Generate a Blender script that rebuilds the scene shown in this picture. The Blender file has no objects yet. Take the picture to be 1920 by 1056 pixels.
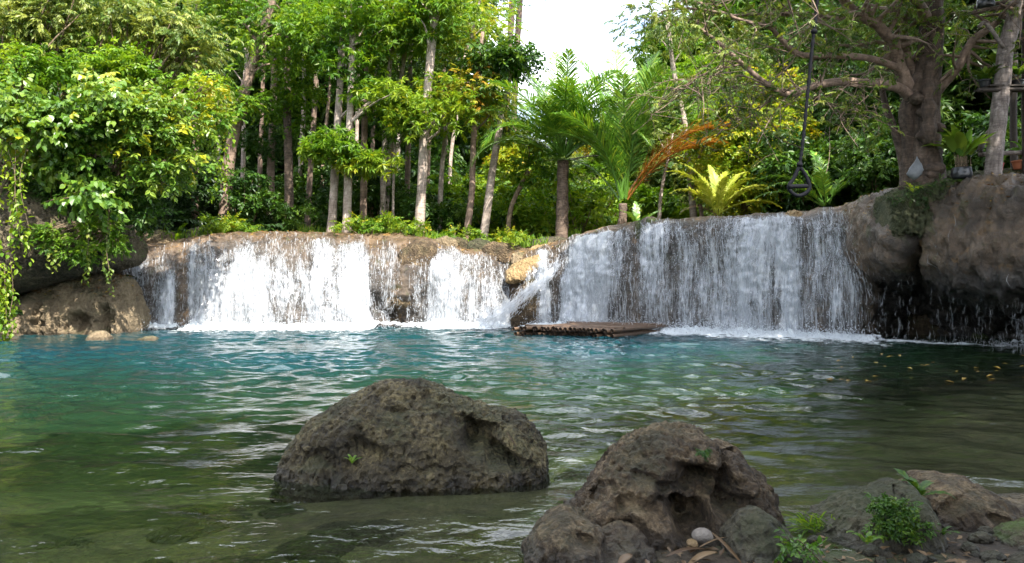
import bpy, math, random
import numpy as np
from mathutils import Vector, Matrix, Euler
R = np.random.default_rng(11)
random.seed(11)
SC = bpy.context.scene
COL = SC.collection
pi = math.pi
FOC, CX, CY, CAMH = 1493.0, 960.0, 528.0, 1.5

def P(px, py, Y):
    """point of the place seen at photo pixel (px, py), Y metres ahead of the viewpoint"""
    return np.array([(px - CX) / FOC * Y, Y, CAMH - (py - CY) / FOC * Y])

# ------------------------------------------------------------------ noise
_perm = np.random.default_rng(5).permutation(256)
_perm = np.concatenate([_perm, _perm, _perm])
_g = np.random.default_rng(6).normal(size=(256, 3))
_g /= np.linalg.norm(_g, axis=1)[:, None]

def perlin(p):
    p = np.asarray(p, float)
    i = np.floor(p).astype(int)
    f = p - i
    i &= 255
    u = f * f * f * (f * (f * 6 - 15) + 10)
    out = 0
    for dx in (0, 1):
        wx = u[..., 0] if dx else 1 - u[..., 0]
        for dy in (0, 1):
            wy = u[..., 1] if dy else 1 - u[..., 1]
            for dz in (0, 1):
                wz = u[..., 2] if dz else 1 - u[..., 2]
                h = _perm[_perm[_perm[(i[..., 0] + dx) & 255] + ((i[..., 1] + dy) & 255)] + ((i[..., 2] + dz) & 255)]
                g = _g[h]
                d = f - np.array([dx, dy, dz])
                out = out + wx * wy * wz * (g * d).sum(-1)
    return out * 1.4

def fbm(p, oct=4, lac=2.03, gain=.5):
    a, s, q = 1.0, 0, np.asarray(p, float)
    for k in range(oct):
        s = s + a * perlin(q + 17.3 * k)
        q = q * lac
        a *= gain
    return s

def ridged(p, oct=4, gain=.5):
    a, s, q = 1.0, 0, np.asarray(p, float)
    for k in range(oct):
        s = s + a * (1 - 2 * np.abs(perlin(q + 9.1 * k)))
        q = q * 2.07
        a *= gain
    return s

def gsmooth(a, sig, axis=0):
    if sig <= 0: return a
    n = int(sig * 3) + 1
    k = np.exp(-.5 * (np.arange(-n, n + 1) / sig) ** 2); k /= k.sum()
    pad = [(0, 0)] * a.ndim; pad[axis] = (n, n)
    b = np.pad(a, pad, mode='edge')
    return np.apply_along_axis(lambda v: np.convolve(v, k, 'valid'), axis, b)

def smooth01(x, a, b):
    t = np.clip((x - a) / (b - a), 0, 1)
    return t * t * (3 - 2 * t)

# ------------------------------------------------------------------ objects
def mesh_data(name, verts, faces, mat=None, smooth=True, attrs=None, uv=None):
    verts = np.ascontiguousarray(verts, np.float32)
    me = bpy.data.meshes.new(name)
    if isinstance(faces, np.ndarray): faces = [faces]
    faces = [np.asarray(f, np.int32) for f in faces if len(f)]
    nl = sum(f.size for f in faces); npoly = sum(len(f) for f in faces)
    me.vertices.add(len(verts)); me.vertices.foreach_set('co', verts.ravel())
    me.loops.add(nl); me.polygons.add(npoly)
    li = np.concatenate([f.ravel() for f in faces])
    tot = np.concatenate([np.full(len(f), f.shape[1], np.int32) for f in faces])
    st = np.concatenate([[0], np.cumsum(tot)[:-1]]).astype(np.int32)
    me.loops.foreach_set('vertex_index', li)
    me.polygons.foreach_set('loop_start', st)
    me.polygons.foreach_set('loop_total', tot)
    me.polygons.foreach_set('use_smooth', np.full(npoly, smooth, bool))
    for k, v in (attrs or {}).items():
        a = me.attributes.new(k, 'FLOAT', 'POINT')
        a.data.foreach_set('value', np.ascontiguousarray(v, np.float32))
    if uv is not None:
        l = me.uv_layers.new(name='flow')
        l.data.foreach_set('uv', np.ascontiguousarray(uv[li], np.float32).ravel())
    me.update(calc_edges=True)
    if mat: me.materials.append(mat)
    return me

def obj(name, me, parent=None):
    o = bpy.data.objects.new(name, me); COL.objects.link(o)
    if parent is not None: o.parent = parent
    return o

def tag(o, label=None, cat=None, group=None, kind=None):
    if label: o['label'] = label
    if cat: o['category'] = cat
    if group: o['group'] = group
    if kind: o['kind'] = kind
    return o

def empty(name, label, cat, loc=(0, 0, 0), group=None):
    o = bpy.data.objects.new(name, None); COL.objects.link(o)
    o.location = tuple(float(v) for v in loc); o.empty_display_size = .2
    return tag(o, label, cat, group)

def dup(root, loc, rz=0., sc=1., label=None, group=None):
    r = root.copy(); COL.objects.link(r)
    r.location = tuple(float(v) for v in loc); r.rotation_euler = (0, 0, rz)
    r.scale = (sc, sc, sc) if np.isscalar(sc) else sc
    if label: r['label'] = label
    if group: r['group'] = group
    for ch in list(root.children):
        c = ch.copy(); COL.objects.link(c); c.parent = r
        for g in ch.children:
            d = g.copy(); COL.objects.link(d); d.parent = c
    return r

class MB:
    def __init__(s): s.v = []; s.f4 = []; s.f3 = []; s.n = 0; s.t = []
    def add(s, v, f4=None, f3=None, t=None):
        v = np.asarray(v, float).reshape(-1, 3)
        if f4 is not None and len(f4): s.f4.append(np.asarray(f4, int) + s.n)
        if f3 is not None and len(f3): s.f3.append(np.asarray(f3, int) + s.n)
        s.v.append(v); s.n += len(v)
        s.t.append(np.full(len(v), .5) if t is None else np.broadcast_to(np.asarray(t, float), (len(v),)))
    def tube(s, pts, rad, seg=8, cap=True, rough=0., ell=1.):
        pts = np.asarray(pts, float); n = len(pts)
        rad = np.broadcast_to(np.asarray(rad, float), (n,))
        T = np.gradient(pts, axis=0); T /= np.linalg.norm(T, axis=1)[:, None] + 1e-9
        ref = np.array([1., 0, 0]) if abs(T[0][0]) < .9 else np.array([0, 1., 0])
        A = np.zeros_like(pts); a = ref - T[0] * (ref @ T[0]); a /= np.linalg.norm(a)
        for i in range(n):
            a = a - T[i] * (a @ T[i]); a /= np.linalg.norm(a) + 1e-9; A[i] = a
        B = np.cross(T, A)
        th = np.arange(seg) / seg * 2 * pi
        rr = rad[:, None] * np.ones(seg)
        ring = pts[:, None] + rr[..., None] * (np.cos(th)[None, :, None] * A[:, None] + ell * np.sin(th)[None, :, None] * B[:, None])
        if rough:
            q = ring.reshape(-1, 3)
            nn = fbm(q * 3.1, 3) * .7 + ridged(q * np.array([6, 6, .7]), 2) * .45
            d = (ring - pts[:, None])
            ring = ring + d * (rough * nn.reshape(n, seg, 1))
        i = np.arange(n - 1)[:, None] * seg; j = np.arange(seg)[None]
        jn = (j + 1) % seg
        f = np.stack([i + j, i + jn, i + seg + jn, i + seg + j], -1).reshape(-1, 4)
        v = ring.reshape(-1, 3); f3 = []
        if cap:
            v = np.vstack([v, pts[0], pts[-1]]); c0, c1 = n * seg, n * seg + 1
            for k in range(seg):
                k2 = (k + 1) % seg
                f3.append((c0, k2, k)); f3.append((c1, (n - 1) * seg + k, (n - 1) * seg + k2))
        s.add(v, f, f3)
    def box(s, c, size, rot=None):
        x, y, z = np.asarray(size, float) / 2
        v = np.array([[sx * x, sy * y, sz * z] for sx in (-1, 1) for sy in (-1, 1) for sz in (-1, 1)])
        if rot is not None: v = v @ np.array(Euler(rot).to_matrix()).T
        s.add(v + np.asarray(c), [(0, 1, 3, 2), (4, 6, 7, 5), (0, 4, 5, 1), (2, 3, 7, 6), (0, 2, 6, 4), (1, 5, 7, 3)])
    def build(s, name, mat, parent=None, smooth=True):
        fs = []
        if s.f4: fs.append(np.vstack(s.f4))
        if s.f3: fs.append(np.vstack(s.f3))
        return obj(name, mesh_data(name, np.vstack(s.v), fs, mat, smooth, {'tint': np.concatenate(s.t)}), parent)

def spline(pts, n):
    pts = np.asarray(pts, float)
    if len(pts) == 2:
        t = np.linspace(0, 1, n)[:, None]; return pts[0] * (1 - t) + pts[1] * t
    q = np.vstack([2 * pts[0] - pts[1], pts, 2 * pts[-1] - pts[-2]])
    u = np.linspace(0, len(pts) - 1 - 1e-6, n); i = u.astype(int); f = (u - i)[:, None]
    a, b, c, d = q[i], q[i + 1], q[i + 2], q[i + 3]
    return .5 * ((2 * b) + (c - a) * f + (2 * a - 5 * b + 4 * c - d) * f ** 2 + (3 * b - a - 3 * c + d) * f ** 3)

# ------------------------------------------------------------------ materials
class NT:
    def __init__(s, name):
        s.m = bpy.data.materials.new(name); s.m.use_nodes = True
        s.t = s.m.node_tree; s.t.nodes.clear()
        s.out = s.t.nodes.new('ShaderNodeOutputMaterial')
    def n(s, typ, **kw):
        nd = s.t.nodes.new('ShaderNode' + typ)
        for k, v in kw.items():
            if k.startswith('_'): setattr(nd, k[1:], v)
            else:
                key = k.replace('__', ' ')
                inp = nd.inputs[int(key[1:])] if key[0] == 'i' and key[1:].isdigit() else nd.inputs[key]
                if hasattr(v, 'is_output'): s.t.links.new(v, inp)
                else:
                    if isinstance(v, tuple) and len(v) == 3 and inp.type == 'RGBA': v = v + (1,)
                    inp.default_value = v
        return nd
    def noise(s, vec, scale, detail=4, rough=.55, dist=0.):
        return s.n('TexNoise', Vector=vec, Scale=scale, Detail=float(detail), Roughness=rough, Distortion=dist).outputs['Fac']
    def ramp(s, fac, stops, interp='LINEAR'):
        nd = s.n('ValToRGB', Fac=fac); cr = nd.color_ramp; cr.interpolation = interp
        while len(cr.elements) < len(stops): cr.elements.new(.5)
        for e, (p, c) in zip(cr.elements, stops):
            e.position = p; e.color = (c if isinstance(c, tuple) else (c, c, c)) + (1,)
        return nd.outputs['Color']
    def math(s, op, a, b=0., c=0., clamp=False):
        return s.n('Math', _operation=op, _use_clamp=clamp, i0=a, i1=b, i2=c).outputs[0]
    def mix(s, f, a, b, mode='MIX'):
        nd = s.t.nodes.new('ShaderNodeMix'); nd.data_type = 'RGBA'; nd.blend_type = mode
        for i, v in ((0, f), (6, a), (7, b)):
            if hasattr(v, 'is_output'): s.t.links.new(v, nd.inputs[i])
            else: nd.inputs[i].default_value = (v + (1,)) if isinstance(v, tuple) else v
        return nd.outputs[2]
    def done(s, sh):
        s.t.links.new(sh, s.out.inputs['Surface']); return s.m

def leaf_mat(name, stops, transl=.48, rough=.42, spec=.35, tgain=(1.35, 1.25, .55)):
    t = NT(name)
    at = t.n('Attribute', _attribute_name='tint').outputs['Fac']
    c = t.ramp(at, stops)
    g = t.n('NewGeometry').outputs['Position']
    c = t.mix(.55, c, t.mix(t.noise(g, 1.7, 2), (.35, .38, .3), (1., 1., 1.)), 'MULTIPLY')
    b = t.n('BsdfPrincipled', Base__Color=c, Roughness=rough)
    b.inputs['Specular IOR Level'].default_value = spec
    tr = t.n('BsdfTranslucent', Color=t.mix(1., c, tgain, 'MULTIPLY'))
    m = t.n('MixShader', Fac=transl, i1=b.outputs[0], i2=tr.outputs[0])
    return t.done(m.outputs[0])

def bark_mat(name, dark, light, lichen=.3, vs=.35, bump=.6, scale=1.):
    t = NT(name)
    g = t.n('NewGeometry').outputs['Position']
    mp = t.n('Mapping', Vector=g, Scale=(scale, scale, vs * scale)).outputs[0]
    a = t.noise(mp, 9, 6, .65)
    ring = t.noise(t.n('Mapping', Vector=g, Scale=(1.2 * scale, 1.2 * scale, 7 * scale)).outputs[0], 2.4, 3, .6)
    c = t.ramp(a, [(.3, dark), (.7, light)])
    c = t.mix(t.ramp(ring, [(.45, .0), (.62, .45)]), c, tuple(v * .55 for v in dark))
    li = t.ramp(t.noise(g, 2.3 * scale, 5, .7), [(.55, 0.), (.66, lichen)])
    c = t.mix(li, c, tuple(min(1, v * 1.55 + .05) for v in light))
    h = t.math('ADD', a, t.math('MULTIPLY', ring, .5))
    bp = t.n('Bump', Strength=bump, Distance=.04, Height=h)
    b = t.n('BsdfPrincipled', Base__Color=c, Roughness=.85, Normal=bp.outputs[0])
    return t.done(b.outputs[0])

def rock_mat(name, dark, mid, light, moss=(.03, .045, .008), mossamt=.3, pit=1., wetz=.07, scale=1., rough=.85, litter=None):
    t = NT(name)
    geo = t.n('NewGeometry'); g = geo.outputs['Position']
    n1 = t.noise(g, 2.2 * scale, 6, .6); n2 = t.noise(g, 11 * scale, 6, .7, .6); n3 = t.noise(g, 48 * scale, 4, .7)
    v = t.n('TexVoronoi', Vector=t.n('VectorMath', _operation='ADD', i0=g, i1=t.n('VectorMath', _operation='SCALE', i0=t.n('TexNoise', Vector=g, Scale=14. * scale).outputs['Color'], Scale=.07 / scale).outputs[0]).outputs[0], Scale=17. * scale, _feature='F1').outputs['Distance']
    f = t.math('ADD', t.math('MULTIPLY', n1, .45), t.math('ADD', t.math('MULTIPLY', n2, .35), t.math('MULTIPLY', n3, .2)))
    c = t.ramp(f, [(.36, dark), (.5, mid), (.64, light)])
    pitf = t.ramp(t.math('ADD', v, t.math('MULTIPLY', n2, .35)), [(.3, .35), (.5, 1.)])
    c = t.mix(.75 * pit, c, pitf, 'MULTIPLY')
    sep = t.n('SeparateXYZ', Vector=geo.outputs['Normal'])
    mm = t.math('ADD', t.math('MULTIPLY', sep.outputs[2], .25), t.noise(g, 1.6 * scale, 5, .65))
    c = t.mix(t.ramp(mm, [(.62, 0.), (.78, mossamt)]), c, moss)
    z = t.n('SeparateXYZ', Vector=g).outputs[2]
    wet = t.math('SUBTRACT', 1., t.math('SMOOTH_MIN', 1., t.math('MULTIPLY', t.math('ADD', z, t.math('MULTIPLY', n2, -.08)), 1 / max(wetz, .001)), .3), clamp=True)
    if wetz > 0: c = t.mix(t.math('MULTIPLY', wet, .75), c, t.mix(1., c, (.28, .26, .22), 'MULTIPLY'))
    h = t.math('ADD', t.math('MULTIPLY', n2, 1.), t.math('ADD', t.math('MULTIPLY', n3, .35), t.math('MULTIPLY', v, 1.1 * pit)))
    bp = t.n('Bump', Strength=1., Distance=.06 / scale, Height=h)
    ro = t.math('SUBTRACT', rough, t.math('MULTIPLY', wet, .45)) if wetz > 0 else rough
    b = t.n('BsdfPrincipled', Base__Color=c, Roughness=ro, Normal=bp.outputs[0])
    return t.done(b.outputs[0])

def plain(name, col, rough=.6, bump=0., bscale=30., var=.3, spec=.4):
    t = NT(name)
    g = t.n('TexCoord').outputs['Object']
    n = t.noise(g, bscale, 4)
    c = t.mix(n, tuple(v * (1 - var) for v in col), tuple(min(1, v * (1 + var)) for v in col))
    b = t.n('BsdfPrincipled', Base__Color=c, Roughness=rough)
    b.inputs['Specular IOR Level'].default_value = spec
    if bump: t.t.links.new(t.n('Bump', Strength=bump, Distance=.01, Height=n).outputs[0], b.inputs['Normal'])
    return t.done(b.outputs[0])

M = {}
M['leaf_bright'] = leaf_mat('leaf_bright', [(0, (.045, .125, .01)), (.5, (.14, .28, .016)), (1, (.3, .4, .024))])
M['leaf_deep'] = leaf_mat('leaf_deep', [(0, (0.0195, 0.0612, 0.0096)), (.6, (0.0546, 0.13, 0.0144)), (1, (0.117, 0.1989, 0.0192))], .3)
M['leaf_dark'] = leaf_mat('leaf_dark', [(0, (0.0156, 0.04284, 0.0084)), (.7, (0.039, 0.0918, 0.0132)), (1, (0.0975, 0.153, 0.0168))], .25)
M['leaf_yellow'] = leaf_mat('leaf_yellow', [(0, (0.09, 0.21, 0.015)), (.5, (0.255, 0.36, 0.021)), (.85, (0.45, 0.42, 0.021)), (1, (0.54, 0.36, 0.03))], .45)
M['leaf_autumn'] = leaf_mat('leaf_autumn', [(0, (.1, .19, .018)), (.5, (.3, .34, .024)), (.85, (.42, .34, .03)), (1, (.45, .22, .03))], .45)
M['leaf_heart'] = leaf_mat('leaf_heart', [(0, (0.046, 0.13, 0.0144)), (.5, (0.115, 0.23, 0.024)), (.95, (0.25, 0.34, 0.0384)), (1, (0.4, 0.4, 0.0192))], .38, .38, .5)
M['leaf_olive'] = leaf_mat('leaf_olive', [(0, (0.045, 0.105, 0.018)), (.5, (0.12, 0.195, 0.03)), (1, (0.3, 0.33, 0.06))], .38)
M['frond_green'] = leaf_mat('frond_green', [(0, (0.0474, 0.146, 0.0202)), (.6, (0.138, 0.293, 0.0302)), (1, (0.394, 0.479, 0.0504))], .3, .33, .5)
M['frond_yellow'] = leaf_mat('frond_yellow', [(0, (0.21, 0.3, 0.0225)), (.6, (0.45, 0.48, 0.06)), (1, (0.62, 0.62, 0.18))], .4)
M['frond_orange'] = leaf_mat('frond_orange', [(0, (.16, .12, .02)), (.35, (.34, .15, .025)), (.75, (.42, .15, .02)), (1, (.4, .28, .05))], .4, tgain=(1.2, 1.1, .6))
M['frond_dry'] = leaf_mat('frond_dry', [(0, (.09, .05, .025)), (1, (.26, .17, .09))], .2, tgain=(1, 1, 1))
M['litter'] = leaf_mat('litter', [(0, (.08, .035, .012)), (.5, (.22, .11, .03)), (.8, (.34, .2, .06)), (1, (.45, .3, .04))], .15, tgain=(1, 1, 1))
M['bark_grey'] = bark_mat('bark_grey', (.2, .15, .12), (.5, .41, .34), .5)
M['bark_brown'] = bark_mat('bark_brown', (.1, .066, .048), (.29, .2, .145), .35)
M['bark_gnarled'] = bark_mat('bark_gnarled', (.032, .021, .014), (.125, .082, .055), .35, .3, 1.3, 1.3)
M['bark_post'] = bark_mat('bark_post', (.075, .055, .045), (.30, .25, .22), .7, .25, .9, 1.6)
M['stem'] = bark_mat('stem', (.09, .06, .035), (.25, .18, .11), .2)
M['palm_trunk'] = bark_mat('palm_trunk', (.06, .04, .028), (.2, .14, .10), .2, 2., 1.)
M['boulder'] = rock_mat('boulder', (.009, .0065, .003), (.056, .042, .017), (.27, .215, .1), mossamt=.35, pit=1.2, scale=1.25)
M['boulder_brown'] = rock_mat('boulder_brown', (.012, .0075, .0035), (.06, .038, .017), (.28, .2, .11), mossamt=.25, pit=.8, scale=1.1)
M['boulder_mossy'] = rock_mat('boulder_mossy', (.014, .012, .007), (.05, .043, .022), (.15, .125, .075), moss=(.03, .045, .008), mossamt=.45, pit=.9)
M['rock_tan'] = rock_mat('rock_tan', (.07, .05, .028), (.19, .14, .08), (.34, .265, .165), mossamt=.5, pit=.5, scale=.7)
M['rock_gold'] = rock_mat('rock_gold', (.16, .105, .05), (.33, .22, .10), (.46, .34, .19), mossamt=.2, pit=.4, scale=.7)
M['rock_dark'] = rock_mat('rock_dark', (.02, .016, .01), (.075, .058, .03), (.2, .155, .09), moss=(.06, .1, .012), mossamt=.9, pit=.8, scale=.6)
M['pebble'] = rock_mat('pebble', (.17, .145, .12), (.23, .2, .17), (.3, .27, .23), mossamt=0., pit=.1, scale=2.)
M['soil'] = rock_mat('soil', (.025, .017, .01), (.075, .05, .032), (.15, .105, .07), mossamt=.3, pit=.3, scale=1.)
M['moss'] = rock_mat('moss', (.015, .02, .006), (.045, .05, .018), (.12, .105, .05), moss=(.05, .075, .012), mossamt=.8, pit=.2, wetz=0., scale=1.6)
M['bamboo'] = plain('bamboo', (.11, .07, .045), .5, .4, 12., .6)
M['bamboo_in'] = plain('bamboo_in', (.02, .014, .01), .9)
M['rope'] = plain('rope', (.004, .0045, .007), .8, .8, 60., .3, .15)
M['bag_white'] = plain('bag_white', (.13, .138, .145), .5, .6, 9., .5)
M['bag_black'] = plain('bag_black', (.012, .013, .016), .28, .8, 14., .3, .6)
M['terracotta'] = plain('terracotta', (.36, .12, .055), .8)
M['red_pot'] = plain('red_pot', (.4, .02, .02), .4)
M['timber_dark'] = plain('timber_dark', (.035, .026, .02), .8, .4, 20., .5)
M['skin'] = plain('skin', (.42, .22, .14), .5, 0, 10, .1)
M['hair'] = plain('hair', (.012, .01, .009), .5)
M['shorts'] = plain('shorts', (.05, .07, .15), .8)

def ledge_mat():
    t = NT('travertine')
    geo = t.n('NewGeometry'); g = geo.outputs['Position']
    n1 = t.noise(g, 1.1, 6, .62); n2 = t.noise(g, 6, 6, .68, .5); n3 = t.noise(g, 26, 4, .7)
    st = t.noise(t.n('Mapping', Vector=g, Scale=(1, 1, .16)).outputs[0], 5, 5, .6)
    f = t.math('ADD', t.math('MULTIPLY', n1, .4), t.math('ADD', t.math('MULTIPLY', n2, .35), t.math('MULTIPLY', st, .25)))
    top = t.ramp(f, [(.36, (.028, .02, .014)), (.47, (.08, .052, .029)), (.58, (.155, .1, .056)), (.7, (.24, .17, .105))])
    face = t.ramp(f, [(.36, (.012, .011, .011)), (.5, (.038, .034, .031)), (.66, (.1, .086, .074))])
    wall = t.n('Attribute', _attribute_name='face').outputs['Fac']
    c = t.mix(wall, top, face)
    # ochre algae and moss patches
    patchf = t.math('SUBTRACT', 1., t.math('MULTIPLY', wall, .85))  # patches fade on steep, soaked and shade-painted undercut rock
    c = t.mix(t.math('MULTIPLY', patchf, t.ramp(t.noise(g, 2.3, 5, .7), [(.58, 0.), (.68, .7)])), c, (.27, .14, .03))
    c = t.mix(t.math('MULTIPLY', patchf, t.ramp(t.noise(g, 1.7, 6, .7, .3), [(.57, 0.), (.66, .8)])), c, (.05, .065, .012))
    v = t.n('TexVoronoi', Vector=g, Scale=7.).outputs['Distance']
    h = t.math('ADD', n2, t.math('ADD', t.math('MULTIPLY', n3, .4), t.math('MULTIPLY', st, .8)))
    h = t.math('ADD', h, t.math('MULTIPLY', v, .35))
    bp = t.n('Bump', Strength=.9, Distance=.08, Height=h)
    b = t.n('BsdfPrincipled', Base__Color=c, Roughness=t.ramp(n2, [(.35, .28), (.65, .6)]), Normal=bp.outputs[0])
    return t.done(b.outputs[0])
M['ledge'] = ledge_mat()

def water_mat():
    t = NT('pool_water')
    geo = t.n('NewGeometry'); g = geo.outputs['Position']
    b1 = t.noise(t.n('Mapping', Vector=g, Scale=(.7, 1.2, 1)).outputs[0], 7, 3, .5, .4)
    bp = t.n('Bump', Strength=.22, Distance=.05, Height=b1)
    fr = t.n('Fresnel', IOR=1.33, Normal=bp.outputs[0])
    dep = t.n('Attribute', _attribute_name='depth').outputs['Fac']
    tint = t.ramp(dep, [(0., (.86, .93, .8)), (.35, (.55, .76, .56)), (1., (.3, .55, .52))])
    tr = t.n('BsdfTransparent', Color=tint)
    body = t.ramp(dep, [(0., (.03, .036, .014)), (.4, (.015, .043, .02)), (.8, (.008, .037, .034)), (1., (.006, .036, .047))])  # water's own tone; bluer deep end has sky reflection put into the colour
    df = t.n('BsdfDiffuse', Color=body)
    m1 = t.n('MixShader', Fac=t.ramp(dep, [(0., 0.02), (.3, .3), (1., .93)]), i1=tr.outputs[0], i2=df.outputs[0])
    gl = t.n('BsdfGlossy', Color=(1, 1, 1), Roughness=.03, Normal=bp.outputs[0])
    m = t.n('MixShader', Fac=fr.outputs[0], i1=m1.outputs[0], i2=gl.outputs[0])
    return t.done(m.outputs[0])
M['water'] = water_mat()

def white_water(name, al):
    t = NT(name)
    d = t.n('BsdfDiffuse', Color=(.7, .725, .76)); tr = t.n('BsdfTranslucent', Color=(.7, .73, .77))
    m = t.n('MixShader', Fac=.4, i1=d.outputs[0], i2=tr.outputs[0])
    if al < 1: m = t.n('MixShader', Fac=al, i1=t.n('BsdfTransparent').outputs[0], i2=m.outputs[0])
    return t.done(m.outputs[0])
M['drops'] = white_water('water_drops', .75)
M['white'] = white_water('white_water', .5)

def sheet_mat():
    t = NT('falling_sheet')
    uv = t.n('UVMap', _uv_map='flow').outputs[0]
    den = t.n('Attribute', _attribute_name='dens').outputs['Fac']
    wob = t.n('VectorMath', _operation='ADD', i0=uv, i1=t.n('VectorMath', _operation='SCALE', i0=t.n('TexNoise', Vector=uv, Scale=3.).outputs['Color'], Scale=.12).outputs[0]).outputs[0]
    a = t.noise(t.n('Mapping', Vector=wob, Scale=(8, .9, 1)).outputs[0], 1., 6, .68)
    b = t.noise(t.n('Mapping', Vector=wob, Scale=(30, 6., 1)).outputs[0], 1., 3, .6)
    c = t.noise(t.n('Mapping', Vector=wob, Scale=(2.6, .4, 1)).outputs[0], 1., 3, .5)
    f = t.math('ADD', t.math('MULTIPLY', a, .42), t.math('ADD', t.math('MULTIPLY', b, .22), t.math('MULTIPLY', c, .36)))
    x = t.math('ADD', f, t.math('SUBTRACT', t.math('MULTIPLY', den, .44), .745))
    al = t.math('MULTIPLY', t.math('MULTIPLY', x, 6.2), 1., clamp=True)
    al = t.math('MULTIPLY', al, t.math('MULTIPLY', den, 3., clamp=True))
    al = t.math('MULTIPLY', al, .9)
    d = t.n('BsdfDiffuse', Color=(.52, .545, .58)); tl = t.n('BsdfTranslucent', Color=(.52, .55, .59))
    w = t.n('MixShader', Fac=.35, i1=d.outputs[0], i2=tl.outputs[0])
    gl = t.n('BsdfGlossy', Color=(1, 1, 1), Roughness=.15)
    w2 = t.n('MixShader', Fac=.08, i1=w.outputs[0], i2=gl.outputs[0])
    tp = t.n('BsdfTransparent')
    m = t.n('MixShader', Fac=al, i1=tp.outputs[0], i2=w2.outputs[0])
    return t.done(m.outputs[0])
M['sheet'] = sheet_mat()

def foam_mat():
    t = NT('churned_foam')
    g = t.n('NewGeometry').outputs['Position']
    den = t.n('Attribute', _attribute_name='dens').outputs['Fac']
    n = t.noise(g, 6., 6, .72)
    al = t.math('MULTIPLY', t.math('ADD', n, t.math('SUBTRACT', t.math('MULTIPLY', den, .75), .75)), 6., clamp=True)
    al = t.math('MULTIPLY', al, .94)
    d = t.n('BsdfDiffuse', Color=(.6, .64, .66)); tp = t.n('BsdfTransparent')
    m = t.n('MixShader', Fac=al, i1=tp.outputs[0], i2=d.outputs[0])
    return t.done(m.outputs[0])
M['foam'] = foam_mat()

def ground_mat():
    t = NT('ground')
    geo = t.n('NewGeometry'); g = geo.outputs['Position']
    z = t.n('SeparateXYZ', Vector=g).outputs[2]
    n1 = t.noise(g, 1.2, 6, .65); n2 = t.noise(g, 7, 6, .7); n3 = t.noise(g, 30, 3, .7)
    v = t.n('TexVoronoi', Vector=g, Scale=4.5).outputs['Distance']
    f = t.math('ADD', t.math('MULTIPLY', n1, .4), t.math('ADD', t.math('MULTIPLY', n2, .4), t.math('MULTIPLY', n3, .2)))
    land = t.ramp(f, [(.36, (.012, .008, .004)), (.5, (.035, .024, .012)), (.66, (.085, .058, .03))])
    land = t.mix(t.ramp(t.noise(g, .9, 5, .6), [(.45, 0.), (.6, .8)]), land, (.035, .055, .012))
    bed = t.ramp(f, [(.34, (.02, .017, .009)), (.48, (.07, .058, .03)), (.6, (.15, .12, .065)), (.7, (.24, .2, .12))])
    bed = t.mix(t.ramp(n1, [(.42, 0.), (.62, .5)]), bed, (.04, .055, .018))
    bed = t.mix(.6, bed, t.ramp(v, [(.1, .35), (.4, 1.)]), 'MULTIPLY')
    uw = t.math('SUBTRACT', 1., t.math('MULTIPLY', t.math('ADD', z, .06), 12., clamp=True))
    c = t.mix(uw, land, bed)
    bp = t.n('Bump', Strength=.8, Distance=.08, Height=t.math('ADD', n2, t.math('ADD', t.math('MULTIPLY', n3, .4), v)))
    b = t.n('BsdfPrincipled', Base__Color=c, Roughness=.85, Normal=bp.outputs[0])
    return t.done(b.outputs[0])
M['ground'] = ground_mat()

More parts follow.
